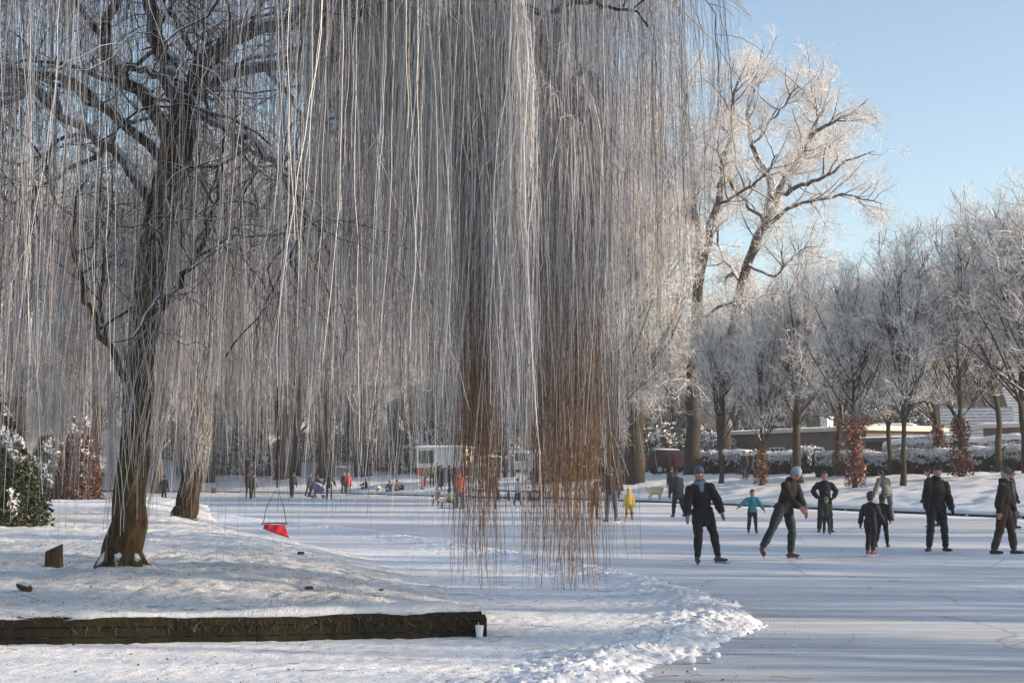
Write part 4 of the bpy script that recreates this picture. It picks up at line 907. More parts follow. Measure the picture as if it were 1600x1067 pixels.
def flat_house(label, a, b, depth, wall_h, mat, fascia, wins=(), chimney=None, door=None, sink=0, eave=.5, panel=None):
    a = np.array(a); b = np.array(b); L = math.hypot(b[0] - a[0], b[1] - a[1]); t = thing('flat_roofed_house', label, 'house', a - (0, 0, .3), math.atan2(b[1] - a[1], b[0] - a[0]))
    mb = MB(); mb.box((L / 2, depth / 2, wall_h / 2), (L, depth, wall_h)); mb.build('wall', [mat], t)
    mb = MB(); mb.box((L / 2, depth / 2, wall_h + .13), (L + 2 * eave, depth + 2 * eave, .26), bev=.02); ro = mb.build('roof', [fascia], t)
    mb = MB(); roof_snow(mb, -eave, L + eave, -eave, depth + eave, wall_h + .262); mb.build('snow_layer', [M_CSNOW], ro, smooth=True)
    for w_ in wins: window(t, w_[0], -.04, w_[1], w_[2], w_[3], w_[4])
    if door:
        mb = MB(); mb.box((door, -.03, 1.1), (1.0, .08, 2.1), bev=.01); d = mb.build('door', [M_GLASSD], t); mb = MB(); mb.box((door + .38, -.1, 1.1), (.12, .05, .03)); mb.build('handle', [M_WHITE], d)
    if chimney:
        mb = MB(); mb.box((chimney, depth * .3, wall_h + .75), (.7, .6, .7), bev=.02); mb.box((chimney, depth * .3, wall_h + 1.14), (.8, .7, .08)); mb.build('chimney', [M_WHITE], ro)
    return t
flat_house('long low dark timber bungalow with snowy flat roof and a white chimney', ON(1140, 108), ON(1350, 96), 7, 2.95, plain((.13, .105, .09), .85, .3, 2), M_FASC, [(5.2, 1.45, 1.6, 1.0, 2), (9.6, 1.4, .9, 1.0, 0)], chimney=8.1, door=3.4)
flat_house('low flat roofed annexe with snow on top right of the bungalow chimney', ON(1352, 95), ON(1452, 92), 5, 2.3, M_DWOOD, plain((.09, .09, .10)), [(2.2, 1.3, 1.2, .6, 1)])
flat_house('raised timber box with a pale roof edge behind the annexe', ON(1360, 101), ON(1420, 100), 4, 3.1, plain((.16, .11, .07), .8, .3, 2), M_FASC, eave=.2)
flat_house('brick extension with white fascia and blue grey windows at the right', ON(1532, 94), ON(1640, 90), 6, 3.0, M_BRICK, M_WHITE, [(3.0, 1.9, 2.2, 1.1, 2), (1.2, 1.9, .8, 1.1, 0)])
def gable(label, a, Lx, Ly, wall_h, rise, rz, wallm, axis_x=True, name='gabled_house'):
    t = thing(name, label, 'house', a - np.array((0, 0, .3)), rz)
    mb = MB(); mb.box((Lx / 2, Ly / 2, wall_h / 2), (Lx, Ly, wall_h))
    if axis_x: mb.add([(0, 0, wall_h), (0, Ly, wall_h), (0, Ly / 2, wall_h + rise), (Lx, 0, wall_h), (Lx, Ly, wall_h), (Lx, Ly / 2, wall_h + rise)], None, [(0, 2, 1), (3, 4, 5)])
    mb.build('wall', [wallm], t); mb = MB(); o_ = .45; th = .14
    sl = rise / (Ly / 2)
    for s in (0, 1):
        y0 = -o_ if s == 0 else Ly + o_; z0 = wall_h - o_ * sl + .03
        V = [(-o_, y0, z0), (Lx + o_, y0, z0), (Lx + o_, Ly / 2, wall_h + rise + .03), (-o_, Ly / 2, wall_h + rise + .03)]; V2 = [(x, y, z + th) for x, y, z in V]
        mb.add(V + V2, [(3, 2, 1, 0), (4, 5, 6, 7), (0, 1, 5, 4), (1, 2, 6, 5), (3, 0, 4, 7)] if s == 0 else [(0, 1, 2, 3), (7, 6, 5, 4), (4, 5, 1, 0), (5, 6, 2, 1), (7, 4, 0, 3)])
    mb.build('roof', [M_ROOFS], t)
    window(t, Lx * .3, -.04, wall_h * .55, 1.3, 1.1, 1); window(t, Lx * .7, -.04, wall_h * .55, 1.3, 1.1, 1); return t
gable('small gabled house with a snow covered roof and dark gable end', ON(1478, 102), 4.2, 6.5, 2.2, 2.3, -.25, plain((.05, .05, .06), .8))
gable('large house with a snowy blue grey tiled roof at the right edge', ON(1590, 112), 11, 9, 3.2, 4.6, -.05, M_BRICK)

# ------------------------------------------------------------ vehicles
M_TYRE = plain((.02, .02, .02), .8); M_BLACK = plain((.015, .015, .017), .5); M_CGLASS = plain((.025, .035, .045), .1, .1)
def car_prof(kind):
    if kind == 'van': return [(-2.4, .45), (-2.45, 1.1), (-2.38, 1.95), (-2.25, 2.05), (.9, 2.05), (1.5, 1.3), (2.3, 1.1), (2.45, .8), (2.4, .42)], [(-.2, 1.35, .75, 1.92), ]
    if kind == 'mpv': return [(-2.1, .4), (-2.15, .95), (-2.0, 1.15), (-1.75, 1.62), (-1.55, 1.7), (.35, 1.7), (1.15, 1.12), (1.95, .95), (2.1, .7), (2.08, .38)], []
    return [(-2.0, .38), (-2.05, .85), (-1.7, 1.0), (-1.35, 1.42), (-1.1, 1.48), (.2, 1.48), (.95, .98), (1.85, .85), (2.05, .62), (2.0, .36)], []
def vehicle(name, label, cat, loc, rz, kind, col):
    t = thing(name, label, cat, loc, rz); prof, _ = car_prof(kind); W = .95 if kind == 'van' else .84; paint = plain(col, .35, .05); k = len(prof)
    secs = [(-W, .93), (-W * .96, 1.0), (0, 1.02), (W * .96, 1.0), (W, .93)]; V = []
    cz = 1.0
    for y, s in secs:
        for x, z in prof:
            inset = 0 if z < 1.05 else (z - 1.05) * .22
            V.append((x * (.985 if abs(y) == W else 1), y - math.copysign(inset, y) * (1 if abs(y) > .1 else 0), (z - .5) * (s if z > 1.3 else 1) + .5))
    Q = [(i * k + j, i * k + (j + 1) % k, (i + 1) * k + (j + 1) % k, (i + 1) * k + j) for i in range(4) for j in range(k)]
    mb = MB(); mb.add(V, Q)
    for e, sg in ((0, 1), (4, -1)):
        c = len(mb.V[0]); ctr = np.mean([V[e * k + j] for j in range(k)], 0); n0 = mb.n; mb.add([V[e * k + j] for j in range(k)] + [tuple(ctr)], None, [((k, (j + 1) % k, j) if sg < 0 else (k, j, (j + 1) % k)) for j in range(k)])
    body = mb.build('body', [paint], t, smooth=False)
    top = max(z for x, z in prof); fx = {'van': (1.0, 1.42, 1.95, 1.36), 'mpv': (.45, 1.08, 1.6, 1.16), 'car': (.3, .88, 1.38, 1.03)}[kind]
    # windscreen, rear window and side windows just proud of the body
    mb = MB(); a_ = W * .80; (x0, x1, z1, z0) = fx; mb.add([(x1 + .03, -a_, z0 + .03), (x1 + .03, a_, z0 + .03), (x0 + .03, a_ * .9, z1 + .02), (x0 + .03, -a_ * .9, z1 + .02)], [(0, 1, 2, 3)]); mb.build('windscreen', [M_CGLASS], t)
    xb = prof[2][0] if kind != 'van' else -2.42; mb = MB()
    if kind == 'van': mb.box((-2.425, 0, 1.52), (.03, W * 1.5, .62), bev=.01)
    else: xa, za = prof[2]; xc, zc = prof[3]; mb.add([(xa + .02, -a_, za + .06), (xc - .02, -a_ * .9, zc - .03), (xc - .02, a_ * .9, zc - .03), (xa + .02, a_, za + .06)], [(0, 1, 2, 3)]); mb.add([(xa - .02, -a_, za + .06), (xc - .05, -a_ * .9, zc - .03), (xc - .05, a_ * .9, zc - .03), (xa - .02, a_, za + .06)], [(3, 2, 1, 0)])
    mb.build('rear_window', [M_CGLASS], t)
    lo = z0 + .06; hi = z1 - .08
    for s in (-1, 1):
        yl = s * (W - (lo - 1.05) * .22 * (lo > 1.05) + .012); yh = s * (W - (hi - 1.05) * .22 + .012)
        wx = {'van': [(.2, 1.2)], 'mpv': [(-1.75, -1.1), (-1.02, -.2), (-.12, .75)], 'car': [(-1.25, -.5), (-.42, .55)]}[kind]
        for xa, xb in wx:
            mb = MB(); mb.add([(xa, yl, lo), (xb, yl, lo), (xb - .25 * (xb > .4), yh, hi), (xa + .15 * (xa < -1.2), yh, hi)], [(0, 1, 2, 3)]); mb.build('side_window', [M_CGLASS], t)
        for x in ((-1.45, 1.5) if kind == 'van' else (-1.25, 1.3)):
            mb = MB(); mb.tube([(x, s * (W - .17), .33), (x, s * (W - .13), .33), (x, s * (W + .02), .33), (x, s * (W + .03), .33)], [.26, .33, .33, .27], 20); wo = mb.build('wheel', [M_TYRE], t, smooth=True)
            mb = MB(); mb.tube([(x, s * (W + .02), .33), (x, s * (W + .045), .33)], [.19, .17], 14); mb.build('rim', [plain((.4, .4, .42), .35, .1)], wo)
        mb = MB(); mb.box((prof[1][0] - .01, s * W * .86, .95 if kind != 'van' else 1.2), (.05, .14, .28 if kind != 'van' else .5), bev=.01); mb.build('tail_light', [plain((.45, .03, .02), .3)], t)
        mb = MB(); mb.box((prof[-2][0] - .03, s * W * .74, .78), (.07, .28, .16), bev=.02); mb.build('headlight', [plain((.75, .75, .72), .2)], t)
    mb = MB(); mb.box((prof[0][0] + .02, 0, .48), (.14, W * 1.9, .16), bev=.03); mb.box((prof[-1][0], 0, .46), (.14, W * 1.9, .16), bev=.03); mb.build('bumper', [M_BLACK], t)
    if kind != 'van':
        mb = MB(); roof_snow(mb, prof[4][0] - .05, prof[5][0] + .1, -W * .78, W * .78, top - .03, .03, 14); mb.build('snow_layer', [M_CSNOW], t, smooth=True)
    return t
vehicle('parked_van', 'white panel van parked with its rear towards the pond', 'van', ON(822, 112) + (.4, 0, 0), R(62), 'van', (.80, .80, .79))
vehicle('parked_car', 'white car parked between the red and white trailer and the white van', 'car', ON(768, 113), R(-75), 'mpv', (.72, .72, .70))
vehicle('parked_car', 'pale silver car parked at the right end of the row', 'car', ON(893, 113), R(20), 'car', (.62, .62, .60))
vehicle('parked_van', 'dark red van with a snow dusted roof parked by the big oaks', 'van', ON(1051, 101) + (0, 0, 0), R(8), 'mpv', (.06, .012, .014))
def trailer():
    p = ON(696, 112); t = thing('catering_trailer', 'white and red catering trailer with an open serving hatch and snow on its roof', 'trailer', p, R(-14))
    L, D = 4.0, 2.1; red = plain((.42, .03, .03), .4, .1)
    mb = MB(); mb.box((0, 0, 1.85), (L, D, 1.5), bev=.03); mb.build('body', [M_WHITE], t)
    mb = MB(); mb.box((0, 0, .80), (L + .01, D + .01, .6), bev=.03); mb.build('red_skirt', [red], t)
    mb = MB(); mb.box((0, 0, 2.66), (L + .3, D + .3, .12), bev=.03); ro = mb.build('roof', [M_WHITE], t)
    mb = MB(); roof_snow(mb, -L / 2 - .15, L / 2 + .15, -D / 2 - .15, D / 2 + .15, 2.722, .05, 24); mb.build('snow_layer', [M_CSNOW], ro, smooth=True)
    mb = MB(); mb.box((-1.2, -D / 2 - .012, 1.95), (1.25, .03, 1.0)); mb.build('serving_hatch', [plain((.05, .06, .05))], t)
    mb = MB(); mb.box((-1.2, -D / 2 - .2, 1.42), (1.4, .4, .05), bev=.01); mb.build('counter', [M_WHITE], t)
    mb = MB(); mb.box((-.98, -D / 2 - .033, 1.95), (.3, .03, .96)); mb.build('menu_board', [plain((.05, .12, .07))], t)
    for k in range(6):
        mb = MB(); mb.box((L / 2 + .012, -.9 + k * .36, 1.85), (.03, .05, 1.4)); mb.build('end_rib', [plain((.6, .12, .08) if k % 2 else (.7, .65, .5))], t)
    for s in (-1, 1):
        mb = MB(); mb.tube([(.3, s * .8, .33), (.3, s * .86, .33), (.3, s * 1.02, .33), (.3, s * 1.06, .33)], [.25, .33, .33, .25], 18); mb.build('wheel', [M_TYRE], t, smooth=True)
    mb = MB(); mb.tube([(L / 2, 0, .55), (L / 2 + .6, 0, .5), (L / 2 + 1.2, 0, .5)], [.05, .05, .05], 8); mb.build('drawbar', [M_BLACK], t)
trailer()

# ------------------------------------------------------------ small things on the bank and ice
p = GT(84, 886, 12, 30); t = thing('stump_post', 'short dark wooden post with a slanted sawn top left of the willow trunk', 'post', p)
w_ = .105; mb = MB(); V = [(-w_, -.07, -.1), (w_, -.07, -.1), (w_, .07, -.1), (-w_, .07, -.1), (-w_ * .95, -.065, .21), (w_ * .9, -.065, .30), (w_ * .9, .065, .31), (-w_ * .95, .065, .22)]
mb.add(V, [(3, 2, 1, 0), (0, 1, 5, 4), (1, 2, 6, 5), (2, 3, 7, 6), (3, 0, 4, 7), (4, 5, 6, 7)]); mb.build('trunk_piece', [M_WBARK], t)
def lump(name, label, cat, px, py, sz, mat, seed, sink=.3, y0=9, y1=40):
    p = GT(px, py, y0, y1); mb = MB(); mb.ball((0, 0, 0), 1, nu=18, nv=12); V = mb.V[0]
    V = V * (1 + .35 * (fbm(V[:, 0] * 2 + seed, V[:, 1] * 2 + V[:, 2] * 2, 3, seed) - .5))[:, None] * np.array(sz); mb.V[0] = V
    o = mb.build(name, mat if isinstance(mat, list) else [mat], None, smooth=True); o.location = tuple(p + (0, 0, sz[2] * (1 - sink))); return tag(o, label, cat)
o = lump('log_piece', 'small reddish brown broken log lying on the snow near the left edge', 'log', 38, 922, (.11, .06, .05), M_WBARK, 4); o.rotation_euler = (0, .3, -.5)
lump('soil_clod', 'dark clod of earth on the snow in the middle of the bank', 'clod', 483, 920, (.055, .04, .022), plain((.06, .035, .025)), 6)
lump('soil_clod', 'tiny dark clod of earth at the sunlit right part of the bank', 'clod', 596, 922, (.03, .02, .012), plain((.06, .035, .025)), 9)
def bottle():
    p = GT(470, 866, 12, 40); t = thing('crushed_can', 'small blue can lying on the snowy edge of the bank', 'can', p + (0, 0, .024), .2)
    mb = MB(); mb.tube([(-.055, 0, 0), (-.05, 0, 0), (.03, .004, .002), (.055, 0, 0)], [.015, .026, .024, .02], 14); mb.build('body', [plain((.03, .05, .16), .3)], t, smooth=True)
    mb = MB(); mb.tube([(.054, 0, 0), (.058, 0, 0)], [.021, .018], 14); mb.build('lid', [plain((.5, .5, .52), .3)], t)
bottle()
def red_litter():
    p = G(340, 1002); t = thing('litter', 'crumpled red and white drink carton below the timber bulkhead', 'litter', p, .3)
    mb = MB(); mb.box((0, 0, .03), (.09, .05, .05), bev=.012, rx=.3, ry=.4); mb.box((.05, .01, .022), (.07, .05, .03), bev=.01, ry=-.5, rz=.6); mb.build('carton', [plain((.50, .03, .04), .5)], t)
    mb = MB(); mb.tube([(-.07, -.01, .03), (-.045, -.01, .035)], [.03, .03], 12); mb.build('end_cap', [M_WHITE], t)
red_litter()
def cup():
    p = G(746, 997); t = thing('paper_cup', 'white paper cup standing on the ice at the end of the bulkhead', 'cup', p + (.02, -.03, .02))
    mb = MB(); prof = [(0, .028), (.002, .03), (.10, .041), (.104, .043), (.108, .041), (.104, .037), (.01, .027)]; k = 20; an_ = np.arange(k) * 6.2832 / k
    V = np.array([(r * math.cos(a), r * math.sin(a), z) for z, r in prof for a in an_]); Q = [(i * k + j, i * k + (j + 1) % k, (i + 1) * k + (j + 1) % k, (i + 1) * k + j) for i in range(len(prof) - 1) for j in range(k)]
    mb.add(np.vstack([V, [(0, 0, .001)]]), Q, [(len(V), (j + 1) % k, j) for j in range(k)]); mb.build('cup_wall', [plain((.78, .78, .77), .5, .04)], t, smooth=True)
    mb = MB(); mb.tube([(0, 0, .03), (-.01, 0, .14)], [.003, .003], 6); mb.build('straw', [plain((.7, .7, .7))], t)
cup()
# red flag of cloth caught in the hanging whips
def red_bag():
    p = AT(430, 817, 20.5); t = thing('hanging_red_bag', 'bright red cloth bag caught on a hanging willow whip over the bank', 'bag', p)
    k = 9; V = []; s = 19 / F
    top = [(-18, 2), (16, 3)]; bot = [(-20, 9), (24, 25)]
    for side in (-.03, .03):
        for j in range(5):
            for i in range(k):
                u = i / (k - 1); v = j / 4; xt = top[0][0] + (top[1][0] - top[0][0]) * u; zt = -(top[0][1] + (top[1][1] - top[0][1]) * u)
                xb = bot[0][0] + (bot[1][0] - bot[0][0]) * u; zb = -(bot[0][1] + (bot[1][1] - bot[0][1]) * u)
                e = 1 - (2 * abs(u - .5)) ** 3; V.append(((xt + (xb - xt) * v) * s, side * (.4 + v) * e + .012 * math.sin(i * 1.9 + j), (zt + (zb - zt) * v) * s))
    V = np.array(V); Q = []
    for sd in (0, 1):
        for j in range(4):
            for i in range(k - 1): a = sd * 5 * k + j * k + i; Q.append((a, a + 1, a + 1 + k, a + k) if sd else (a + k, a + k + 1, a + 1, a))
    for i in range(k - 1): a = 4 * k + i; b = 9 * k + i; Q.append((a, b, b + 1, a + 1))
    mb = MB(); mb.add(V, Q); mb.build('cloth', [plain((.62, .02, .035), .6, .15)], t, smooth=True)
    mb = MB(); mb.tube([(-.2, 0, -.01), (0, 0, .005), (.17, 0, -.01)], [.009, .009, .009], 6); mb.build('rim_rod', [M_BLACK], t)
    mb = MB(); mb.tube([(-.17, 0, 0), (-.13, 0, .22), (.02, 0, .52), (.12, 0, .22), (.16, 0, 0)], [.005] * 5, 5); mb.tube([(.02, 0, .5), (.02, 0, 1.2), (0, 0, 2.2), (.02, 0, 3.5)], [.012, .012, .014, .016], 5); mb.build('cord', [M_LIMB], t)
red_bag()
# fallen willow twigs
def fallen():
    n = 200; P = np.zeros((n, 7, 3)); x0 = rng.uniform(-6.5, 2.2, n); y0 = rng.uniform(10.5, 23, n) ; a = rng.normal(0, .5, n) + (rng.random(n) < .5) * 3.14; L = rng.uniform(.1, .55, n)
    for j in range(7):
        a = a + rng.normal(0, .09, n); x0 = x0 + np.cos(a) * L / 6; y0 = y0 + np.sin(a) * L / 6; P[:, j, 0] = x0; P[:, j, 1] = y0
        h = np.maximum(np.maximum(terrain(x0, y0), 0), np.where((y0 < 58), np.maximum(h_cover(x0, y0), 0), 0)); P[:, j, 2] = h + .012 + rng.random(n) * .012
    mb = MB(); mb.tubes(P, np.tile(np.linspace(.0026, .0015, 7), (n, 1)), 3, c=np.array([(.09, .055, .035), (.16, .09, .05), (.05, .04, .03)])[rng.choice(3, n)])
    o = mb.build('fallen_twigs', [M_TINT], None, col=True); tag(o, 'thin brown willow twigs fallen over the snow and the ice', 'twigs', kind='stuff')
fallen()

# leaf scraps, bits of bark and frosted grass lying on and poking through the snow
def snow_z(x, y): return np.maximum(np.maximum(terrain(x, y), 0), np.where(keep_cover(x, y, None), h_cover(x, y), 0))
def litter():
    n = 11000; x = rng.uniform(-9, 3.2, n); y = 10.5 + 17 * rng.random(n) ** 1.3; c_ = fbm(x * .9, y * 1.6, 3, 301); k = (c_ > .43) & (keep_cover(x, y, None) | (terrain(x, y) > .03)) & (x > -y * .42); x = x[k]; y = y[k]; n = len(x)
    P = np.stack([x, y, snow_z(x, y) + .006], -1); s = rng.uniform(.003, .011, n) * (1 + 1.2 * (rng.random(n) < .06)); a = rng.random(n) * 6.28; e = rng.uniform(.3, .8, n)
    A = np.stack([np.cos(a), np.sin(a), rng.normal(0, .35, n)], -1) * s[:, None]; B = np.stack([-np.sin(a), np.cos(a), rng.normal(0, .35, n)], -1) * (s * e)[:, None]
    V = np.stack([P - A, P - B, P + A, P + B], 1).reshape(-1, 3); c = np.array([(.10, .065, .04), (.05, .035, .025), (.18, .12, .06), (.12, .11, .05)])[rng.choice(4, n)]
    mb = MB(); mb.add(V, np.arange(4 * n).reshape(-1, 4), c=np.repeat(c, 4, 0)); tag(mb.build('leaf_litter', [M_LEAF], None, col=True), 'small brown leaf scraps and bark bits strewn over the snow', 'leaf litter', kind='stuff')
    n = 14000; x = rng.uniform(-9, -.3, n); y = rng.uniform(12.9, 24, n); k = (fbm(x * 1.3, y * 1.3, 3, 311) > .52) & (terrain(x, y) > .12) & (x > -y * .42); x = x[k]; y = y[k]; n = len(x); z = terrain(x, y)
    P = np.zeros((n, 3, 3)); dx = rng.normal(0, .012, n); dy = rng.normal(0, .012, n); h = rng.uniform(.012, .05, n)
    for j in range(3): P[:, j] = np.stack([x + dx * j ** 1.5, y + dy * j ** 1.5, z - .005 + h * j / 2], -1)
    mb = MB(); mb.tubes(P, np.tile([.0022, .0018, .001], (n, 1)), 2, c=np.array([(.26, .20, .11), (.16, .15, .07), (.5, .48, .45)])[rng.choice(3, n)]); tag(mb.build('frosted_grass', [M_LEAF], None, col=True), 'short dry grass blades poking through the snow on the left bank', 'grass', kind='stuff')
litter()

def cuts():
    n = 230; P = np.zeros((n, 14, 3)); x = rng.uniform(-1, 14, n); y = rng.uniform(9.5, 34, n); a = rng.normal(.9, .55, n) * np.where(rng.random(n) < .5, 1, -1); L = rng.uniform(1.2, 5.5, n); cv = rng.normal(0, .035, n)
    for j in range(14):
        a = a + cv; x = x + np.cos(a) * L / 13; y = y + np.sin(a) * L / 13; P[:, j] = np.stack([x, y, np.full(n, .0045)], -1)
    keep_ = ~keep_cover(P[:, :, 0].ravel(), P[:, :, 1].ravel(), None).reshape(n, 14).any(1); P = P[keep_]; n = len(P)
    T = np.gradient(P, axis=1); S = np.stack([-T[..., 1], T[..., 0], T[..., 2] * 0], -1); S /= np.linalg.norm(S, axis=2, keepdims=True); w_ = (rng.uniform(.003, .007, n)[:, None] * np.sin(np.linspace(.15, 3.0, 14))[None])[..., None]
    P[:, :, 2] += (rng.random(n) * .002)[:, None]
    V = np.stack([P + S * w_, P - S * w_], 2).reshape(-1, 3); i = np.arange(n)[:, None] * 28 + np.arange(13)[None] * 2; Q = np.stack([i, i + 1, i + 3, i + 2], -1).reshape(-1, 4)
    c = np.array([(.85, .86, .87), (.30, .31, .33), (.20, .21, .22)])[rng.choice(3, n, p=[.5, .3, .2])]
    mb = MB(); mb.add(V, Q, c=np.repeat(c, 28, 0)); tag(mb.build('skate_marks', [M_TINT], None, col=True), 'fine curved skate cuts scored into the ice at the right', 'skate marks', kind='stuff')
cuts()
def band(t, J, H, name, c, z0, z1, r, f):
    mb = MB(); p = J['pel']; eloft(mb, [p + (0, 0, z0 * H), p + (0, 0, z1 * H)], np.array([.118, .100]) * H, np.array([.086, .078]) * H, (1, 0, 0), 16, .2); mb.build(name, [clothm(c)], t, smooth=True)
def legbands(t, J, H):
    for s in 'LR':
        a, k = J['an' + s], J['kn' + s]; m = k * .75 + a * .25; mb = MB(); eloft(mb, [m, m + (k - a) * .14], .057 * H, .057 * H, (1, 0, 0), 12, .2); mb.build('knee_band', [clothm((.02, .03, .04))], t, smooth=True)
# ------------------------------------------------------------ people
def eloft(mb, pts, rx, ry, xd, k=14, cap=1.0):
    pts = np.asarray(pts, float); n = len(pts); rx = np.broadcast_to(np.asarray(rx, float), (n,)).copy(); ry = np.broadcast_to(np.asarray(ry, float), (n,)).copy()
    T = np.gradient(pts, axis=0); T /= np.linalg.norm(T, axis=1, keepdims=True) + 1e-9
    P = [pts[0] - T[0] * min(rx[0], ry[0]) * cap * s for s in (.95, .6)]; A = [.3, .8]
    P2 = [pts[-1] + T[-1] * min(rx[-1], ry[-1]) * cap * s for s in (.6, .95)]
    pts = np.vstack([P, pts, P2]); T = np.vstack([T[0], T[0], T, T[-1], T[-1]])
    rx = np.r_[rx[0] * .3, rx[0] * .8, rx, rx[-1] * .8, rx[-1] * .3]; ry = np.r_[ry[0] * .3, ry[0] * .8, ry, ry[-1] * .8, ry[-1] * .3]
    xd = np.asarray(xd, float); X = xd - T * (T @ xd)[:, None]; X /= np.linalg.norm(X, axis=1, keepdims=True) + 1e-9; Y = np.cross(T, X)
    an = np.arange(k) * 2 * math.pi / k
    V = (pts[:, None] + X[:, None] * (rx[:, None] * np.cos(an))[..., None] + Y[:, None] * (ry[:, None] * np.sin(an))[..., None]).reshape(-1, 3)
    m = len(pts); Q = [(i * k + j, i * k + (j + 1) % k, (i + 1) * k + (j + 1) % k, (i + 1) * k + j) for i in range(m - 1) for j in range(k)]
    V = np.vstack([V, pts[0], pts[-1]]); a = m * k
    Tt = [(a, (j + 1) % k, j) for j in range(k)] + [(a + 1, (m - 1) * k + j, (m - 1) * k + (j + 1) % k) for j in range(k)]
    mb.add(V, Q, Tt)
def fuse(mb, name, mat, parent, vox, fold=0.0, seed=0, smooth_it=2):
    """fuse overlapping solids into one continuous skin"""
    tmp = mb.build('tmp', [mat]); md = tmp.modifiers.new('r', 'REMESH'); md.mode = 'VOXEL'; md.voxel_size = vox; md.use_smooth_shade = True
    if smooth_it: m2 = tmp.modifiers.new('s', 'SMOOTH'); m2.factor = .5; m2.iterations = smooth_it
    dg = bpy.context.evaluated_depsgraph_get(); me = bpy.data.meshes.new_from_object(tmp.evaluated_get(dg)); me.name = name
    old = tmp.data; bpy.data.objects.remove(tmp); bpy.data.meshes.remove(old)
    if fold and len(me.vertices):
        n = len(me.vertices); co = np.empty(n * 3, np.float32); me.vertices.foreach_get('co', co); co = co.reshape(-1, 3)
        no = np.empty(n * 3, np.float32); me.vertices.foreach_get('normal', no); no = no.reshape(-1, 3)
        w_ = (fbm(co[:, 0] * 7 + co[:, 1] * 5 + seed, co[:, 2] * 13 + co[:, 1] * 7 + co[:, 0] * 4, 3, seed) - .5) * 1.2
        co = co + no * (w_ * fold * 2)[:, None]; me.vertices.foreach_set('co', co.astype(np.float32).ravel())
    me.materials.clear(); me.materials.append(mat)
    o = bpy.data.objects.new(name, me); COL.objects.link(o); o.parent = parent
    return o
STAND = dict(L=(0, 3, 4, 8), R=(0, 3, 4, 8), AL=(4, 8, 14, 4), AR=(4, 8, 14, 4), lean=(0, 0), head=(0, 0))
def clothm(c, rough=.85): return plain(c, rough, .28, 14)
SKIN = plain((.42, .22, .16), .55, .1, 20)
def person(loc, H, az, label, pose=None, coat=(.02, .02, .02), pants=(.02, .022, .03), shoe=(.02, .015, .015), hat=None, hair=(.05, .03, .02), glove=(.02, .02, .02),
           scarf=None, hood=False, coatlen=.07, bulk=1.0, skates=False, vox=.03, cap=None, boots=None, group=None, mitten=False, headk=1.0, face=False, collar=None, extra=None, longhair=False, toes=None, sole=True):
    ps = dict(STAND); ps.update(pose or {}); t = thing('person', label, 'person', loc, R(az), group)
    f = np.array([0, -1., 0]); u = np.array([0, 0, 1.]); sdv = {'L': np.array([1., 0, 0]), 'R': np.array([-1., 0, 0])}; xr = np.array([1., 0, 0])
    D = lambda sw, ou, s: f * math.sin(R(sw)) * math.cos(R(ou)) + sdv[s] * math.sin(R(ou)) - u * math.cos(R(sw)) * math.cos(R(ou))
    lf, ls = ps['lean']; up = f * math.sin(R(lf)) + xr * math.sin(R(ls)) + u * math.cos(R(lf)) * math.cos(R(ls)); up /= np.linalg.norm(up)
    fw = f - up * (f @ up); fw /= np.linalg.norm(fw); sx = np.cross(up, fw) * -1
    if sx @ xr < 0: sx = -sx
    J = {}; pel = np.zeros(3); J['pel'] = pel
    for s in 'LR':
        sw, ou, kn, toe = ps[s]; h = pel + sdv[s] * .053 * H; kp = h + D(sw, ou, s) * .245 * H; an = kp + D(sw - kn, ou * .7 if ou > 6 else ou, s) * .245 * H
        J['hip' + s] = h; J['kn' + s] = kp; J['an' + s] = an
    shz = (.045 if not skates else .085 ) * H if H > .9 else (.05 if not skates else .09) * H
    seat = ps.get('seat')
    dz = (shz - min(J['anL'][2], J['anR'][2])) if seat is None else seat - pel[2]
    for k in J: J[k] = J[k] + u * dz
    pel = J['pel']; ch = pel + up * .17 * H; nb = pel + up * .295 * H; hd = nb + up * .098 * H + fw * (.012 + .03 * math.sin(R(ps['head'][1]))) * H - u * .012 * H * math.sin(R(max(ps['head'][1], 0)))
    for s in 'LR':
        sg = 1 if s == 'L' else -1; sh = nb - up * .032 * H + sx * sg * .098 * H; sw, ou, el, inn = ps['A' + s]
        e = sh + D(sw, ou, s) * .165 * H; wr = e + D(sw + el, ou - inn, s) * .145 * H; J['sh' + s] = sh; J['el' + s] = e; J['wr' + s] = wr; J['hd' + s] = D(sw + el, ou - inn * 1.2, s)
    # ---- body: one continuous figure
    hy, hp = ps['head']; hf = fw * math.cos(R(hy)) + sx * math.sin(R(hy)); hf = hf * math.cos(R(hp)) - up * math.sin(R(hp)); hu = up * math.cos(R(hp)) + (fw * math.cos(R(hy)) + sx * math.sin(R(hy))) * math.sin(R(hp)); hx = np.cross(hu, hf); hk = H * headk
    mb = MB(); eloft(mb, [pel - up * .03 * H, pel + up * .05 * H, ch, nb - up * .05 * H, nb - up * .015 * H], np.array([.072, .062, .078, .082, .04]) * H, np.array([.05, .045, .052, .045, .035]) * H, sx)
    eloft(mb, [nb - up * .02 * H, nb + up * .03 * H, hd - up * .03 * H], np.array([.034, .031, .03]) * H, np.array([.034, .031, .03]) * H, sx)
    hc = hd
    eloft(mb, [hc - hu * .048 * hk + hf * .014 * hk, hc - hu * .028 * hk + hf * .008 * hk, hc, hc + hu * .03 * hk - hf * .004 * hk, hc + hu * .05 * hk - hf * .006 * hk], np.array([.018, .034, .043, .041, .028]) * hk, np.array([.026, .044, .053, .052, .034]) * hk, hx, 16, .7)
    eloft(mb, [hc + hu * .008 * hk + hf * .05 * hk, hc - hu * .012 * hk + hf * .062 * hk], [.006 * hk, .010 * hk], [.006 * hk, .010 * hk], hx, 8)
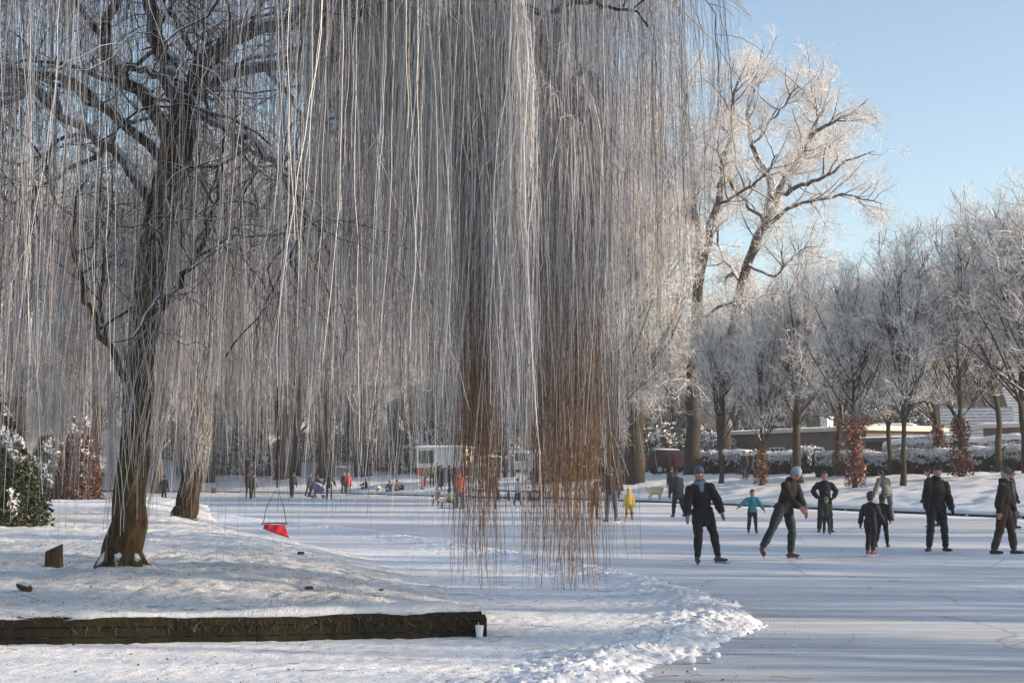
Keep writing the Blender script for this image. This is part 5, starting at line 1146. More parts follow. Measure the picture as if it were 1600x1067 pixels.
    for sg in (-1, 1): eloft(mb, [hc + hx * sg * .044 * hk - hu * .012 * hk, hc + hx * sg * .047 * hk + hu * .012 * hk], [.005 * hk, .007 * hk], [.010 * hk, .013 * hk], hx, 8)
    for s in 'LR':
        eloft(mb, [J['hip' + s] + u * .02 * H, J['kn' + s], J['an' + s]], np.array([.046, .030, .02]) * H, np.array([.046, .03, .02]) * H, sx)
        eloft(mb, [J['sh' + s], J['el' + s], J['wr' + s]], np.array([.028, .022, .015]) * H, np.array([.028, .022, .015]) * H, sx)
        if glove is None: hand_in(mb, J['wr' + s], J['hd' + s], sx, f, H, 1 if s == 'L' else -1)
    fuse(mb, 'body', SKIN, t, min(vox * .85, .02) if glove is not None else min(vox, .007), 0, smooth_it=1)
    if face:
        for sg in (-1, 1):
            mb = MB(); mb.ball(hc + hf * .0475 * hk + hx * sg * .0165 * hk + hu * .006 * hk, .0055 * hk, nu=8, nv=6); mb.build('eye', [plain((.03, .02, .02), .3)], t, smooth=True)
        mb = MB(); eloft(mb, [hc + hf * .050 * hk - hu * .030 * hk - hx * .012 * hk, hc + hf * .054 * hk - hu * .031 * hk, hc + hf * .050 * hk - hu * .030 * hk + hx * .012 * hk], [.003 * hk] * 3, [.004 * hk] * 3, hu, 8); mb.build('mouth', [plain((.32, .08, .07), .5)], t, smooth=True)
    # ---- coat
    coat = tuple(np.array(coat) * (.6 if max(coat) < .13 else 1)); pants = tuple(np.array(pants) * .65); cm = clothm(coat); mb = MB(); b = bulk; cl = coatlen * H; hipc = (J['hipL'] + J['hipR']) / 2
    hem = pel - u * cl if seat is None else pel + f * .02 * H
    eloft(mb, [hem, hem * .5 + pel * .5 + u * .01 * H, pel + up * .07 * H, ch, nb - up * .06 * H, nb - up * .022 * H, nb + up * .012 * H],
          np.array([.092, .088, .082, .092, .088, .058, .042]) * H * b, np.array([.068, .066, .060, .066, .062, .05, .042]) * H * b, sx, 18, .35)
    for s in 'LR':
        sg = 1 if s == 'L' else -1; m1 = (J['sh' + s] + J['el' + s]) / 2; m2 = (J['el' + s] + J['wr' + s]) / 2
        eloft(mb, [nb - up * .030 * H + sx * sg * .045 * H, nb - up * .042 * H + sx * sg * .088 * H], np.array([.036, .034]) * H * b, np.array([.036, .034]) * H * b, fw, 12, .8)
        eloft(mb, [J['sh' + s] * .93 + J['el' + s] * .07, m1, J['el' + s], m2, J['wr' + s] - J['hd' + s] * .01 * H], np.array([.042, .044, .041, .039, .033]) * H * b, np.array([.042, .045, .042, .039, .033]) * H * b, xr if abs((J['el' + s] - J['sh' + s])[0]) < .1 * H else fw, 12, .7)
    if collar or hood: eloft(mb, [nb + up * .0 * H - fw * .012 * H, nb + up * .035 * H - fw * .012 * H], np.array([.058, .052]) * H, np.array([.055, .05]) * H, sx, 14, .3)
    fuse(mb, 'coat', cm, t, vox * .8, .010 * H * (1 if vox < .02 else .6), int(H * 100 + az))
    # ---- trousers
    mb = MB()
    eloft(mb, [pel - u * .03 * H if seat is None else pel, pel + up * .05 * H], np.array([.078, .074]) * H * b, np.array([.06, .056]) * H * b, sx, 14, .6)
    for s in 'LR':
        h, k_, a = J['hip' + s], J['kn' + s], J['an' + s]; m1 = (h + k_) / 2; m2 = (k_ + a) / 2
        eloft(mb, [h + u * .02 * H, m1, k_, m2 + (k_ - a) * .0, a + (k_ - a) * .08], np.array([.058, .053, .042, .040, .034]) * H * (.5 + b / 2), np.array([.060, .055, .044, .042, .036]) * H * (.5 + b / 2), sx, 12, .4)
    fuse(mb, 'trousers', clothm(pants), t, vox * .8, .010 * H * (1 if vox < .02 else .6), int(H * 130 + az))
    # ---- footwear
    for s in 'LR':
        sg = 1 if s == 'L' else -1; a = J['an' + s]; k_ = J['kn' + s]; toe = R(ps[s][3]) * sg; ft = f * math.cos(toe) + xr * math.sin(toe)
        shin = a - k_; shin /= np.linalg.norm(shin)
        tilt = ps.get('tilt' + s, 0); ft = ft * math.cos(R(tilt)) - u * math.sin(R(tilt)); fu = np.cross(np.cross(ft, u), ft); fu /= np.linalg.norm(fu) + 1e-9
        sb = shz if not skates else .045 * H; px_ = np.cross(ft, fu); base = a - fu * sb * .62
        mb = MB(); eloft(mb, [base - ft * .035 * H, base + ft * .02 * H, base + ft * .07 * H, base + ft * .105 * H], np.array([.022, .024, .028, .022]) * H * 1.05, np.array([.020, .024, .018, .013]) * H, px_, 12, .7)
        top = .13 if boots else .045
        eloft(mb, [base, a, a - shin * top * H], np.array([.026, .027, .030 if not boots else .044]) * H, np.array([.03, .03, .032 if not boots else .046]) * H, px_, 12, .4)
        shoe_o = fuse(mb, 'skate' if skates else 'shoe', clothm(shoe if not boots else boots, .5), t, vox * .7, 0, smooth_it=1)
        if skates:
            z0 = base - fu * .022 * H; mb = MB()
            for o_ in (-.02, .075): mb.tube([z0 + ft * o_ * H + fu * .012 * H, z0 + ft * o_ * H - fu * .018 * H], [.008 * H, .006 * H], 8)
            bl = MB(); d = fu * -.018 * H; e1 = z0 - ft * .05 * H; e2 = z0 + ft * .13 * H; wv = px_ * .0022 * H
            bl.add([e1 + d - wv, e2 + d - wv, e2 + ft * .012 * H - wv, e1 - wv, e1 + d + wv, e2 + d + wv, e2 + ft * .012 * H + wv, e1 + wv], [(0, 1, 2, 3), (7, 6, 5, 4), (4, 5, 1, 0), (5, 6, 2, 1), (6, 7, 3, 2), (7, 4, 0, 3)])
            mb.build('blade_holder', [M_BLACK], shoe_o); bl.build('blade', [plain((.45, .46, .48), .3, .1, metal=.8)], shoe_o)
    # ---- gloves
    if glove is not None:
        for s in 'LR':
            mb = MB()
            if mitten or vox > .02:
                w0, d = J['wr' + s], J['hd' + s]; eloft(mb, [w0, w0 + d * .04 * H, w0 + d * .085 * H], np.array([.022, .028, .02]) * H, np.array([.018, .02, .014]) * H, f, 10, .7)
                eloft(mb, [w0 + d * .03 * H + f * .02 * H, w0 + d * .06 * H + f * .036 * H], [.009 * H] * 2, [.009 * H] * 2, sx, 8)
            else: hand_in(mb, J['wr' + s], J['hd' + s], sx, f, H, 1 if s == 'L' else -1, 1.25)
            fuse(mb, 'mitten' if mitten else 'glove', clothm(glove), t, min(vox * .6, .012) if vox < .02 else vox * .6, 0, smooth_it=1)
    # ---- head wear and hair
    if hair is not None:
        mb = MB(); b_ = -hf * .012 * hk
        eloft(mb, [hc + b_ * 1.3 - hu * (.034 if not longhair else .085) * hk, hc + b_ + hu * .005 * hk, hc + b_ * .7 + hu * .035 * hk, hc + b_ * .5 + hu * .056 * hk], np.array([.042, .052, .051, .034]) * hk, np.array([.038, .050, .057, .040]) * hk, hx, 14, .6)
        if hat is None: eloft(mb, [hc + hf * .044 * hk + hu * .044 * hk, hc - hf * .02 * hk + hu * .062 * hk], np.array([.034, .040]) * hk, np.array([.015, .018]) * hk, hx, 10, .6)
        fuse(mb, 'hair', plain(hair, .6, .4, 40), t, min(vox * .6, .02), .003 * H, 5, 1)
    if hat is not None:
        mb = MB(); eloft(mb, [hc + hu * .018 * hk, hc + hu * .042 * hk, hc + hu * .066 * hk, hc + hu * .082 * hk], np.array([.053, .053, .044, .022]) * hk, np.array([.062, .062, .05, .024]) * hk, hx, 16, .5)
        if cap: eloft(mb, [hc + hf * .05 * hk + hu * .022 * hk, hc + hf * .1 * hk + hu * .010 * hk], np.array([.042, .028]) * hk, np.array([.006, .005]) * hk, hx, 14, .8)
        ho = fuse(mb, 'flat_cap' if cap else 'hat', clothm(hat), t, min(vox * .6, .02), .002 * H, 9, 1)
        if not cap: mb = MB(); eloft(mb, [hc + hu * .010 * hk, hc + hu * .030 * hk], np.array([.057, .056]) * hk, np.array([.065, .064]) * hk, hx, 18, .15); fuse(mb, 'brim', clothm(tuple(np.array(hat) * (.7 if cap is None else 1))), ho, min(vox * .6, .018), 0, 1, 1)
    if hood:
        mb = MB(); eloft(mb, [nb + up * .02 * H - fw * .02 * H, hc - hu * .01 * hk - hf * .022 * hk, hc + hu * .035 * hk - hf * .018 * hk, hc + hu * .065 * hk - hf * .01 * hk], np.array([.05, .056, .055, .036]) * hk, np.array([.045, .052, .055, .04]) * hk, hx, 14, .6); fuse(mb, 'hood', cm if hood is True else clothm(hood), t, min(vox * .7, .02), 0, 1, 1)
    if scarf is not None:
        mb = MB(); c_ = nb + up * .014 * H + fw * .008 * H; a_ = np.linspace(0, 2 * math.pi, 15)
        P = [c_ + sx * math.cos(q) * .043 * H + fw * math.sin(q) * .046 * H + up * .008 * H * math.sin(q * 2) for q in a_]; eloft(mb, P, .021 * H, .021 * H, up, 10)
        eloft(mb, [c_ + fw * .05 * H, c_ + fw * .06 * H - up * .05 * H, c_ + fw * .062 * H - up * .09 * H], np.array([.026, .028, .018]) * H, np.array([.014, .014, .01]) * H, sx, 10); fuse(mb, 'scarf', clothm(scarf), t, min(vox * .7, .02), .004 * H, 3, 1)
    if extra: extra(t, J, H, f, u, sx, vox)
    t['_J'] = 0; del t['_J']
    return t, J
def hand_in(mb, w0, d, sx, f, H, sg, k=1.0):
    """palm, four bent fingers of different length and a thumb"""
    d = d / np.linalg.norm(d); n = sx * sg; n = n - d * (n @ d); n /= np.linalg.norm(n); a = np.cross(d, n); 
    if a @ f < 0: a = -a
    eloft(mb, [w0 - d * .01 * H, w0 + d * .022 * H, w0 + d * .048 * H], np.array([.014, .021, .024]) * H * k, np.array([.011, .011, .010]) * H * k, a, 12, .6)
    for i, (o, L) in enumerate(((.019, .040), (.0065, .046), (-.006, .042), (-.018, .033))):
        b0 = w0 + d * .048 * H + a * o * H; p1 = b0 + d * L * .45 * H; p2 = p1 + (d * .75 - n * .55) * L * .35 * H; p3 = p2 + (d * .4 - n * .85) * L * .28 * H
        eloft(mb, [b0, p1, p2, p3], np.array([.0056, .0053, .0048, .0042]) * H * k, np.array([.0056, .0053, .0048, .0042]) * H * k, a, 8, .8)
    eloft(mb, [w0 + d * .012 * H + a * .017 * H, w0 + d * .034 * H + a * .032 * H - n * .006 * H, w0 + d * .056 * H + a * .035 * H - n * .012 * H], np.array([.008, .0066, .0052]) * H * k, np.array([.008, .0066, .0052]) * H * k, n, 8, .8)

gi = lambda px, py: G(px, py)
sc_h = lambda px, y0, y1, z=0: None
NV = .014
BLK = (.016, .015, .016); NVY = (.02, .025, .045)
# --- the larger skaters in front
person(gi(1098, 884), 1.66, 4, 'woman in a black coat with a blue knit hat, pale scarf and mittens', dict(L=(-6, 17, 2, 48), R=(16, 1, 26, 4), AL=(10, 26, 14, 12), AR=(8, 15, 16, 10), lean=(5, -5), head=(-6, -4)),
       coat=BLK, pants=(.018, .015, .014), shoe=(.05, .05, .06), hat=(.075, .10, .17), hair=(.12, .07, .04), glove=(.12, .14, .21), scarf=(.14, .18, .25), coatlen=.13, bulk=1.16, skates=True, vox=NV, face=True, mitten=True, collar=True)
person(gi(1226, 876), 1.70, 38, 'man in a pale grey knit hat and black jacket pushing off sideways on skates', dict(L=(12, 4, 22, 12), R=(2, 33, 20, 35), AL=(16, 2, 16, 10), AR=(24, 2, 20, 22), lean=(17, 6), head=(0, 18), tiltR=25),
       coat=(.022, .017, .015), pants=(.022, .035, .045), shoe=(.10, .03, .03), hat=(.27, .31, .36), hair=(.2, .18, .16), glove=None, coatlen=.05, bulk=1.1, skates=True, vox=NV, face=True, collar=True)
person(gi(1176, 834), 1.12, 5, 'small child in a teal jacket skating with both arms held out', dict(L=(6, 4, 12, 5), R=(-2, 4, 8, 5), AL=(4, 34, 8, 4), AR=(4, 50, 0, 0), lean=(3, 0)),
       coat=(.03, .20, .23), pants=(.035, .03, .035), hair=(.10, .055, .03), glove=(.03, .17, .2), coatlen=.04, bulk=1.15, skates=True, vox=.014, headk=1.2, face=True)
person(gi(1290, 831), 1.66, 0, 'adult in black with both hands on the hips behind a child', dict(AL=(-14, 36, 55, 62), AR=(-14, 36, 55, 62), L=(0, 5, 2, 10), R=(0, 7, 2, 20)), coat=(.014, .016, .024), pants=(.02, .02, .02), hair=(.14, .06, .035), shoe=(.05, .03, .02), bulk=1.12, vox=.02, face=True, coatlen=.02)
person(gi(1292, 834) , .95, 0, 'small child in dark green with a green cap before an adult in black', None, coat=(.045, .055, .045), pants=(.03, .035, .04), hat=(.12, .18, .10), hair=(.1, .06, .04), bulk=1.25, vox=.016, headk=1.25)
person(gi(1361, 869), 1.18, 135, 'child in dark overalls with red skates seen from behind', dict(L=(12, 3, 16, 5), R=(-6, 4, 8, 5), AL=(-8, 20, 16, 6), AR=(22, 8, 26, 4), lean=(8, 3)), coat=(.03, .026, .026), pants=(.02, .018, .018), hat=(.03, .025, .022), hair=(.04, .03, .02), shoe=(.28, .03, .03), bulk=1.2, skates=True, vox=.013, headk=1.2, coatlen=.02)
person(gi(1379, 857), 1.10, 150, 'child in dark clothes skating away just behind the one with red skates', dict(L=(-14, 3, 12, 5), R=(12, 3, 8, 5), AL=(10, 14, 12, 6), AR=(10, 6, 20, 4), lean=(6, 0), tiltL=20), coat=(.02, .024, .028), pants=(.016, .018, .018), hat=(.025, .025, .022), hair=(.03, .03, .03), glove=(.05, .06, .09), bulk=1.15, skates=True, vox=.013, headk=1.2)
person(gi(1387, 816), 1.74, 205, 'skater in an olive jacket and pale jeans leaning forward as he skates away', dict(L=(22, 3, 30, 0), R=(4, 8, 10, 10), AL=(-6, 26, 16, 0), AR=(6, 10, 20, 6), lean=(22, 0), head=(0, 8)), coat=(.12, .13, .10), pants=(.10, .14, .18), hair=(.02, .015, .015), glove=(.015, .02, .03), bulk=1.15, skates=True, vox=.02, coatlen=.03)
person(gi(1465, 861), 1.76, 12, 'man in black winter jacket and boots standing still with arms hanging at his sides', dict(L=(4, 7, 8, 8), R=(-2, 5, 2, 45), AL=(6, 12, 14, 6), AR=(2, 13, 12, 4), lean=(1, 2), head=(-20, 10)), coat=(.018, .014, .013), pants=(.018, .022, .028), hair=(.03, .02, .018), glove=(.012, .012, .014), bulk=1.17, vox=NV, face=True, coatlen=.06, collar=True, shoe=(.015, .013, .012))
person(gi(1570, 865), 1.72, 62, 'older man with a flat cap, dark jacket and tall boots walking at the right edge', dict(L=(16, 3, 10, 5), R=(-8, 3, 10, 5), AL=(6, 10, 22, 4), AR=(-14, 8, 12, 2), lean=(4, 0), head=(0, 4)), coat=(.024, .017, .012), pants=(.06, .035, .022), hat=(.09, .08, .075), cap=True, hair=(.3, .28, .26), glove=None, boots=(.02, .025, .035), bulk=1.18, vox=NV, face=True, coatlen=.04, collar=True)
person(gi(1458, 827), 1.70, -80, 'skater mostly hidden behind the standing man in black', dict(L=(14, 3, 12, 0), R=(-10, 3, 16, 0), lean=(10, 0)), coat=(.02, .02, .025), pants=(.02, .02, .03), skates=True, vox=.03)
person(gi(1583, 828), 1.66, 60, 'person partly hidden behind the man with the flat cap', dict(L=(-18, 4, 8, 0), R=(10, 3, 8, 0)), coat=(.02, .022, .03), pants=(.02, .02, .022), skates=True, vox=.03)
# --- left of the woman
person(gi(1060, 810), 1.72, 200, 'person in a long olive coat skating away behind the woman in black', dict(L=(14, 3, 10, 0), R=(-8, 3, 18, 0), lean=(14, 0)), coat=(.055, .06, .05), pants=(.02, .024, .03), hair=(.05, .05, .04), hat=(.05, .05, .04), coatlen=.14, bulk=1.2, skates=True, vox=.022)
person(gi(955, 817), 1.74, 188, 'man in dark jacket and blue jeans, one arm stretched towards a child', dict(L=(-2, 4, 2, 20), R=(4, 7, 2, 50), AL=(26, 38, 10, 0), AR=(-4, 12, 10, 6)), coat=(.022, .022, .03), pants=(.035, .07, .13), hair=(.04, .035, .03), hat=(.05, .045, .045), bulk=1.15, skates=True, vox=.02, coatlen=.03)
person(gi(929, 812), 1.25, 20, 'child in a dark green snow suit beside the man in blue jeans', dict(lean=(3, 3)), coat=(.03, .04, .03), pants=(.025, .03, .03), hat=(.04, .05, .03), hair=(.04, .03, .02), bulk=1.15, vox=.02, headk=1.15, skates=True)
person(gi(983, 814), 1.08, 185, 'small child in a bright yellow snow suit with a yellow hood, seen from behind', dict(L=(0, 6, 0, 10), R=(0, 6, 0, 10), AL=(2, 12, 6, 4), AR=(2, 12, 6, 4)), coat=(.62, .42, .07), pants=(.62, .40, .06), shoe=(.45, .38, .15), hat=(.62, .36, .10), hair=None, glove=(.05, .05, .05), bulk=1.25, vox=.015, headk=1.2, hood=(.6, .4, .12), coatlen=.0,
       extra=lambda t, J, H, f, u, sx, vox: [band(t, J, H, 'grey_patch', (.50, .53, .56), .14, .22, .075, f), legbands(t, J, H)])
# --- walkers on the far bank
W = dict(L=(14, 2, 4, 4), R=(-12, 2, 8, 4), AL=(-8, 7, 10, 3), AR=(10, 7, 14, 3)); W2 = dict(L=(-12, 2, 8, 4), R=(14, 2, 4, 4), AL=(10, 7, 14, 3), AR=(-8, 7, 10, 3))
V3 = .032
def far(px, py, h, az, label, pose=None, Y=None, ice=False, **k):
    """figure whose feet are at (px,py) and which is h pixels tall at its distance"""
    p = G(px, py) if ice else (ON(px, Y) if Y else GT(px, py, 20, 135))
    return person(p, h, az, label, pose, vox=V3, **k)
far(1047, 786, 1.74, 170, 'person in a dark jacket and blue jeans walking a pale dog', W, Y=78, coat=(.03, .035, .055), pants=(.05, .08, .13), hair=(.02, .02, .02))
def dog():
    p = ON(1022, 78.5); t = thing('dog', 'pale cream shaggy dog on a lead on the snowy bank', 'dog', p, R(8)); fur = plain((.52, .44, .33), .9, .2, 30)
    mb = MB(); X = (0, 1, 0)
    eloft(mb, [(-.34, 0, .50), (-.2, 0, .50), (0, 0, .50), (.2, 0, .48), (.32, 0, .50)], [.15, .19, .19, .20, .17], [.17, .21, .20, .23, .19], X)
    eloft(mb, [(.28, 0, .52), (.40, 0, .60)], [.10, .09], [.12, .10], X); eloft(mb, [(.40, 0, .62), (.50, 0, .61)], [.09, .085], [.1, .085], X); eloft(mb, [(.52, 0, .59), (.64, 0, .56)], [.05, .035], [.05, .035], X)
    for s in (-1, 1):
        eloft(mb, [(.25, s * .09, .42), (.24, s * .09, .22), (.25, s * .09, .04), (.30, s * .09, .03)], [.08, .065, .055, .045], [.08, .065, .055, .04], X)
        eloft(mb, [(-.30, s * .09, .44), (-.22, s * .1, .28), (-.36, s * .1, .19), (-.33, s * .1, .04), (-.27, s * .1, .03)], [.12, .09, .06, .05, .045], [.12, .09, .06, .05, .04], X)
        eloft(mb, [(.42, s * .08, .68), (.42, s * .11, .58)], [.02, .025], [.03, .04], (1, 0, 0))
    eloft(mb, [(-.38, 0, .56), (-.50, 0, .60), (-.58, 0, .70)], [.07, .09, .05], [.07, .09, .05], X)
    fuse(mb, 'body', fur, t, .025, .02, 4, 1); mb = MB(); mb.ball((.66, 0, .57), .018, nu=8, nv=6); mb.build('nose', [M_BLACK], t)
    mb = MB(); a_ = np.linspace(0, 6.283, 13); mb.tube([(.36 + .03 * math.cos(q), .11 * math.sin(q), .58 + .10 * math.cos(q)) for q in a_], .012, 6); co = mb.build('collar', [plain((.3, .03, .03))], t)
    mb = MB(); mb.tube([(.38, 0, .62), (.6, -.1, .62), (.78, -.16, .78)], .006, 5); mb.build('lead', [M_BLACK], co)
dog()
far(1160, 750, 1.72, -60, 'strolling person in a dark coat carrying a dark bag, on the bank', W, Y=86, coat=(.06, .055, .05), pants=(.02, .02, .03), hair=(.1, .06, .04), coatlen=.14)
def handbag():
    p = ON(1153, 85.4); t = thing('shopping_bag', 'dark bag carried by the left one of the strolling couple', 'bag', p + (0, 0, .42)); mb = MB(); mb.box((0, 0, .2), (.34, .16, .36), bev=.04); mb.build('bag_body', [M_BLACK], t)
    mb = MB(); mb.tube([(-.1, 0, .37), (-.06, 0, .55), (.06, 0, .55), (.1, 0, .37)], .012, 6); mb.build('handle', [M_BLACK], t)
handbag()
far(1170, 750, 1.76, -50, 'taller stroller in a grey brown coat beside the one with the bag', W2, Y=86.6, coat=(.08, .075, .065), pants=(.018, .02, .028), hair=(.06, .05, .04), coatlen=.16)
far(1237, 745, 1.74, 30, 'person in a brown coat standing beside the stout tree trunk', None, Y=80, coat=(.09, .07, .055), pants=(.06, .075, .085), hair=(.05, .05, .06), coatlen=.14, bulk=1.2)
# --- far skaters at the left
far(388, 780, 1.72, 175, 'dark clothed adult in front of a companion in a brown coat on the far ice', None, ice=True, coat=(.02, .024, .03), pants=(.018, .03, .035), skates=True)
far(396, 777, 1.68, 150, 'adult in a brown coat standing close to a dark clothed adult', None, ice=True, coat=(.16, .11, .07), pants=(.07, .045, .035))
far(456, 777, 1.72, 160, 'stooped adult in black skating alone left of the pushchair', dict(L=(10, 3, 8, 0), R=(-6, 3, 10, 0), lean=(16, 0)), ice=True, coat=(.02, .02, .022), pants=(.03, .025, .02), bulk=1.2)
far(482, 775, 1.70, 75, 'adult in dark clothes just behind the person pushing the pushchair', dict(L=(12, 3, 10, 0), R=(-8, 3, 10, 0), lean=(10, 0)), ice=True, coat=(.03, .03, .03), pants=(.03, .045, .05))
far(489, 777, 1.66, 80, 'person bent forward pushing a blue pushchair over the ice', dict(L=(16, 3, 14, 0), R=(-14, 3, 14, 0), lean=(26, 0), AL=(50, 6, 20, 0), AR=(50, 6, 20, 0)), ice=True, coat=(.025, .022, .03), pants=(.02, .02, .022))
def pram():
    p = G(497, 778.5); t = thing('pushchair', 'dark blue pushchair being pushed across the far ice', 'pushchair', p, R(8)); blue = clothm((.035, .04, .13))
    mb = MB(); mb.add([(-.3, -.22, .42), (.3, -.22, .35), (.42, -.22, .62), (-.1, -.22, 1.0), (-.38, -.22, .9), (-.3, .22, .42), (.3, .22, .35), (.42, .22, .62), (-.1, .22, 1.0), (-.38, .22, .9)],
        [(0, 1, 6, 5), (1, 2, 7, 6), (3, 4, 9, 8), (4, 0, 5, 9)], [(0, 2, 1), (0, 3, 2), (0, 4, 3), (5, 6, 7), (5, 7, 8), (5, 8, 9)]); mb.build('seat', [blue], t)
    mb = MB(); a_ = np.linspace(.2, 2.2, 7); V = [(-.2 + .34 * math.cos(a), y, .80 + .34 * math.sin(a)) for y in (-.23, 0, .23) for a in a_]; mb.add(V, [(i * 7 + j, i * 7 + j + 1, (i + 1) * 7 + j + 1, (i + 1) * 7 + j) for i in range(2) for j in range(6)]); mb.build('hood', [blue], t)
    mb = MB()
    for s in (-.22, .22): mb.tube([(-.62, s, 1.0), (-.3, s, .62), (.35, s, .14)], .015, 6); mb.tube([(.1, s, .5), (-.34, s, .14)], .015, 6)
    mb.tube([(-.62, -.22, 1.0), (-.62, .22, 1.0)], .018, 6); mb.build('frame', [M_BLACK], t)
    for x in (.35, -.34):
        for s in (-.25, .25): mb = MB(); mb.tube([(x, s - .02, .12), (x, s + .02, .12)], [.12, .12], 14); mb.build('wheel', [M_TYRE], t)
pram()
far(514, 780, 1.72, 178, 'slim skater in black facing away, right of the pushchair', dict(L=(0, 4, 2, 8), R=(2, 4, 4, 8), AL=(4, 26, 4, 4), AR=(4, 26, 4, 4)), ice=True, coat=(.018, .018, .02), pants=(.02, .028, .035))
far(537, 772.6, 1.74, 170, 'adult in a dark blue coat beside the one in bright red, on the far ice', None, ice=True, coat=(.025, .03, .045), pants=(.025, .04, .07), hair=(.2, .17, .14))
far(544, 773, 1.70, 190, 'adult in a bright red coat on the far ice', None, ice=True, coat=(.52, .03, .05), pants=(.02, .03, .05), hair=(.35, .2, .06), hat=(.28, .15, .06), coatlen=.12)
SIT = dict(L=(88, 8, 70, 0), R=(80, 8, 60, 0), AL=(40, 8, 30, 4), AR=(40, 8, 30, 4), lean=(12, 0))
def sit(px, Y, H, az, label, coat, pants=(.02, .02, .03), seat=.12, **k):
    p = k.pop('loc', None); p = ON(px, Y) if p is None else p
    return person(p, H, az, label, dict(SIT, seat=seat), coat=coat, pants=pants, vox=V3, **k)
kb = lambda px, py: GT(px, py, 40, 130)
sit(575, 113.5, 1.55, -60, 'person in dark purple crouching at the kerb right of the pair in blue and red', (.05, .03, .08), bulk=1.15)
far(618, 756, 1.68, 180, 'person in a dark red jacket standing on the far bank above the one in orange', dict(AL=(4, 20, 4, 4), AR=(4, 20, 4, 4)), Y=122, coat=(.13, .03, .03), pants=(.02, .02, .025), hair=(.03, .02, .02))
sit(619, 107.5, 1.6, 120, 'person in an orange jacket sitting on the kerb of the pond', (.55, .22, .03), hair=(.15, .1, .05))
sit(611, 107.5, 1.6, 200, 'person in black sitting on the kerb next to the one in orange', (.03, .02, .03))
def pack(px, Y, label, c, c2, sz):
    p = ON(px, Y); t = thing('rucksack', label, 'rucksack', p, .4); mb = MB(); mb.ball((0, 0, sz * .42), (sz * .5, sz * .35, sz * .5), nu=12, nv=8); fuse(mb, 'bag_body', clothm(c), t, .03, .02, 3)
    mb = MB(); mb.box((0, -sz * .34, sz * .35), (sz * .5, sz * .15, sz * .35), bev=.03); mb.build('pocket', [clothm(c2)], t)
pack(629, 107.8, 'dark rucksack lying right of the person in orange', (.02, .022, .035), (.03, .03, .05), .45)
pack(593, 109.5, 'pale rucksack on the snow between the purple and the orange figures', (.5, .5, .45), (.3, .3, .12), .5)
far(256, 784, 1.55, 160, 'slight dark figure on the ice just right of the willow trunk', dict(AL=(4, 24, 4, 4)), ice=True, coat=(.03, .03, .035), pants=(.025, .03, .035))
sit(337, 120, 1.2, 30, 'small child sitting on the kerb near the second willow', (.09, .06, .07), hair=(.1, .06, .04), headk=1.2)
# --- group in the middle
far(688, 766, 1.74, 180, 'person in a dark green jacket standing on the bank behind the sledge', None, Y=103, coat=(.025, .045, .04), pants=(.02, .024, .03))
far(703, 767, 1.74, 150, 'tall thin dark figure walking on the bank behind the adult in orange red', W, Y=102.5, coat=(.02, .02, .025), pants=(.02, .02, .03))
ps = G(718, 794)
person(ps, 1.72, 178, 'adult in an orange red jacket seen from behind, standing at a sledge', None, coat=(.42, .06, .02), pants=(.02, .022, .035), hair=(.30, .10, .03), bulk=1.3, vox=.028, coatlen=.10)
def sledge():
    p = G(704, 794); t = thing('sledge', 'low dark wooden sledge carrying a child in a yellow green jacket', 'sledge', p, 0)
    for k in range(4): mb = MB(); mb.box((0, -.18 + .12 * k, .27), (1.2, .10, .03), bev=.006); mb.build('slat', [plain((.04, .035, .05))], t)
    for s in (-.2, .2):
        mb = MB(); mb.tube([(-.6, s, .02), (.5, s, .02), (.68, s, .10), (.70, s, .24)], .018, 8); mb.build('runner', [plain((.06, .10, .16), .4)], t)
        for x in (-.4, .3): mb = MB(); mb.box((x, s, .14), (.04, .03, .24)); mb.build('strut', [M_KERB], t)
sledge()
sit(699, 70, 1.15, 100, 'child in a yellow green jacket sitting on the sledge', (.30, .36, .05), (.03, .04, .02), .36, loc=G(698, 794), hat=(.02, .03, .08), headk=1.2)
sit(684, 70, 1.15, 200, 'child in a dark red jacket crouching beside the sledge', (.10, .02, .04), (.02, .03, .06), .42, loc=G(684, 793) , hat=(.03, .03, .05), headk=1.2)
far(768, 795, 1.74, 170, 'man in a dark brown jacket and khaki trousers seen through the brown willow strands', dict(L=(-3, 6, 2, 6), R=(3, 6, 2, 6)), ice=True, coat=(.045, .028, .028), pants=(.11, .085, .05), bulk=1.1)
far(809, 791, 1.35, 130, 'child in a pale beige jacket and dark jeans on skates near the rail', W2, ice=True, coat=(.42, .37, .32), pants=(.03, .045, .075), hair=(.08, .06, .06), skates=True, headk=1.12)
far(799, 745, 1.74, 60, 'person in dark blue with a pale hat in front of the white van', None, Y=108, coat=(.03, .05, .075), pants=(.025, .035, .045), hat=(.45, .45, .42))
far(790, 745, 1.70, -20, 'person in a purple brown coat left of the one with the pale hat', None, Y=108.5, coat=(.07, .05, .07), pants=(.03, .03, .04))
far(778, 745, 1.72, 20, 'person in a grey coat in front of the white car', None, Y=107.5, coat=(.12, .11, .11), pants=(.05, .05, .055))
far(768, 745, 1.60, 0, 'person in a rust red jacket in front of the white car', None, Y=108, coat=(.32, .09, .05), pants=(.04, .035, .03))
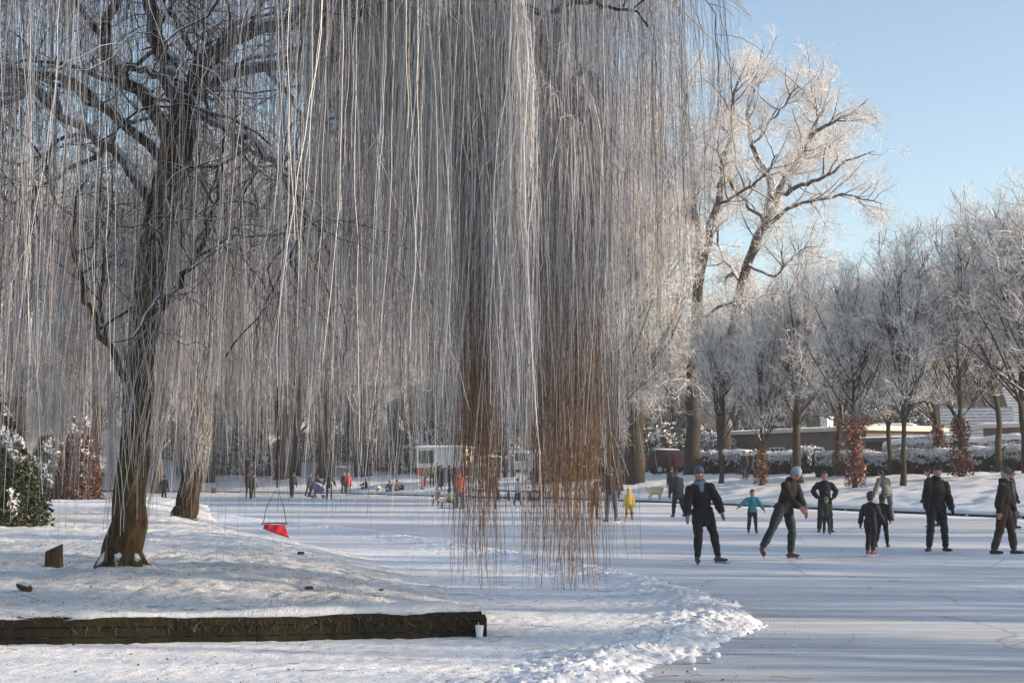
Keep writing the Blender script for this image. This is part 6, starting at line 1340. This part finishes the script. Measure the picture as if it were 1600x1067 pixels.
for i, (px, Y, h, c, lb) in enumerate(((676, 107.5, 1.75, (.16, .15, .06), 'person in an olive yellow coat at the left end of the trailer'), (684, 107, 1.8, (.02, .03, .045), 'tall dark clothed customer at the serving hatch of the trailer'),
        (691, 106.5, 1.72, (.05, .05, .08), 'customer in a blue grey jacket at the counter of the trailer'), (700, 106.5, 1.70, (.04, .02, .03), 'customer in a dark wine coloured coat right of the counter'), (710, 107, 1.6, (.05, .03, .03), 'shorter customer in dark brown near the red skirt of the trailer'),
        (664, 108, 1.65, (.03, .04, .045), 'dark figure standing off the left end of the trailer'), (724, 106.8, 1.68, (.06, .05, .03), 'person in dark khaki by the right end of the trailer'))):
    far(px, 740, h, (180, 170, 160, 200, 120, 60, 220)[i], lb, None, Y=Y, coat=c, pants=(.02, .022, .03), hair=[(.05, .03, .02), (.2, .12, .06)][i % 2], coatlen=.1)
far(852, 746, 1.66, 90, 'dark green clad figure beside the white van', W, Y=106, coat=(.04, .055, .04), pants=(.03, .03, .03))
far(846, 778, 1.60, 0, 'dark figure glimpsed between the brown strands near the kerb', None, Y=92, coat=(.03, .04, .055), pants=(.02, .02, .03))
far(868, 786, 1.25, 30, 'child in a pinkish red jacket seen through the brown willow strands', None, ice=True, coat=(.45, .09, .08), pants=(.03, .03, .04), headk=1.15)
def cone_():
    for px, lb in ((661, 'small red fire bucket like stand left of the trailer'), (716, 'small red stand right behind the adult in orange red')):
        p = ON(px, 106); t = thing('barrier_post', lb, 'barrier', p); red = plain((.5, .05, .05), .5)
        mb = MB(); mb.tube([(0, 0, 0), (0, 0, .05)], [.2, .2], 14); mb.build('foot', [M_BLACK], t); mb = MB(); mb.tube([(0, 0, .05), (0, 0, .9), (0, 0, .98)], [.09, .07, .04], 12); mb.build('post', [red], t, smooth=True)
cone_()

# ------------------------------------------------------------ winter haze in the air
HAZE = .0007
m = bpy.data.materials.new('haze'); m.use_nodes = True; m.node_tree.nodes.clear()
vo = m.node_tree.nodes.new('ShaderNodeVolumePrincipled'); vo.inputs['Color'].default_value = (.93, .95, 1, 1); vo.inputs['Density'].default_value = HAZE; vo.inputs['Anisotropy'].default_value = .2
mo = m.node_tree.nodes.new('ShaderNodeOutputMaterial'); m.node_tree.links.new(vo.outputs[0], mo.inputs['Volume'])
mb = MB(); mb.box((0, 200, 22), (1230, 1030, 50)); tag(mb.build('haze', [m]), 'thin pale winter haze filling the air over the pond and the wood', 'haze', kind='stuff')
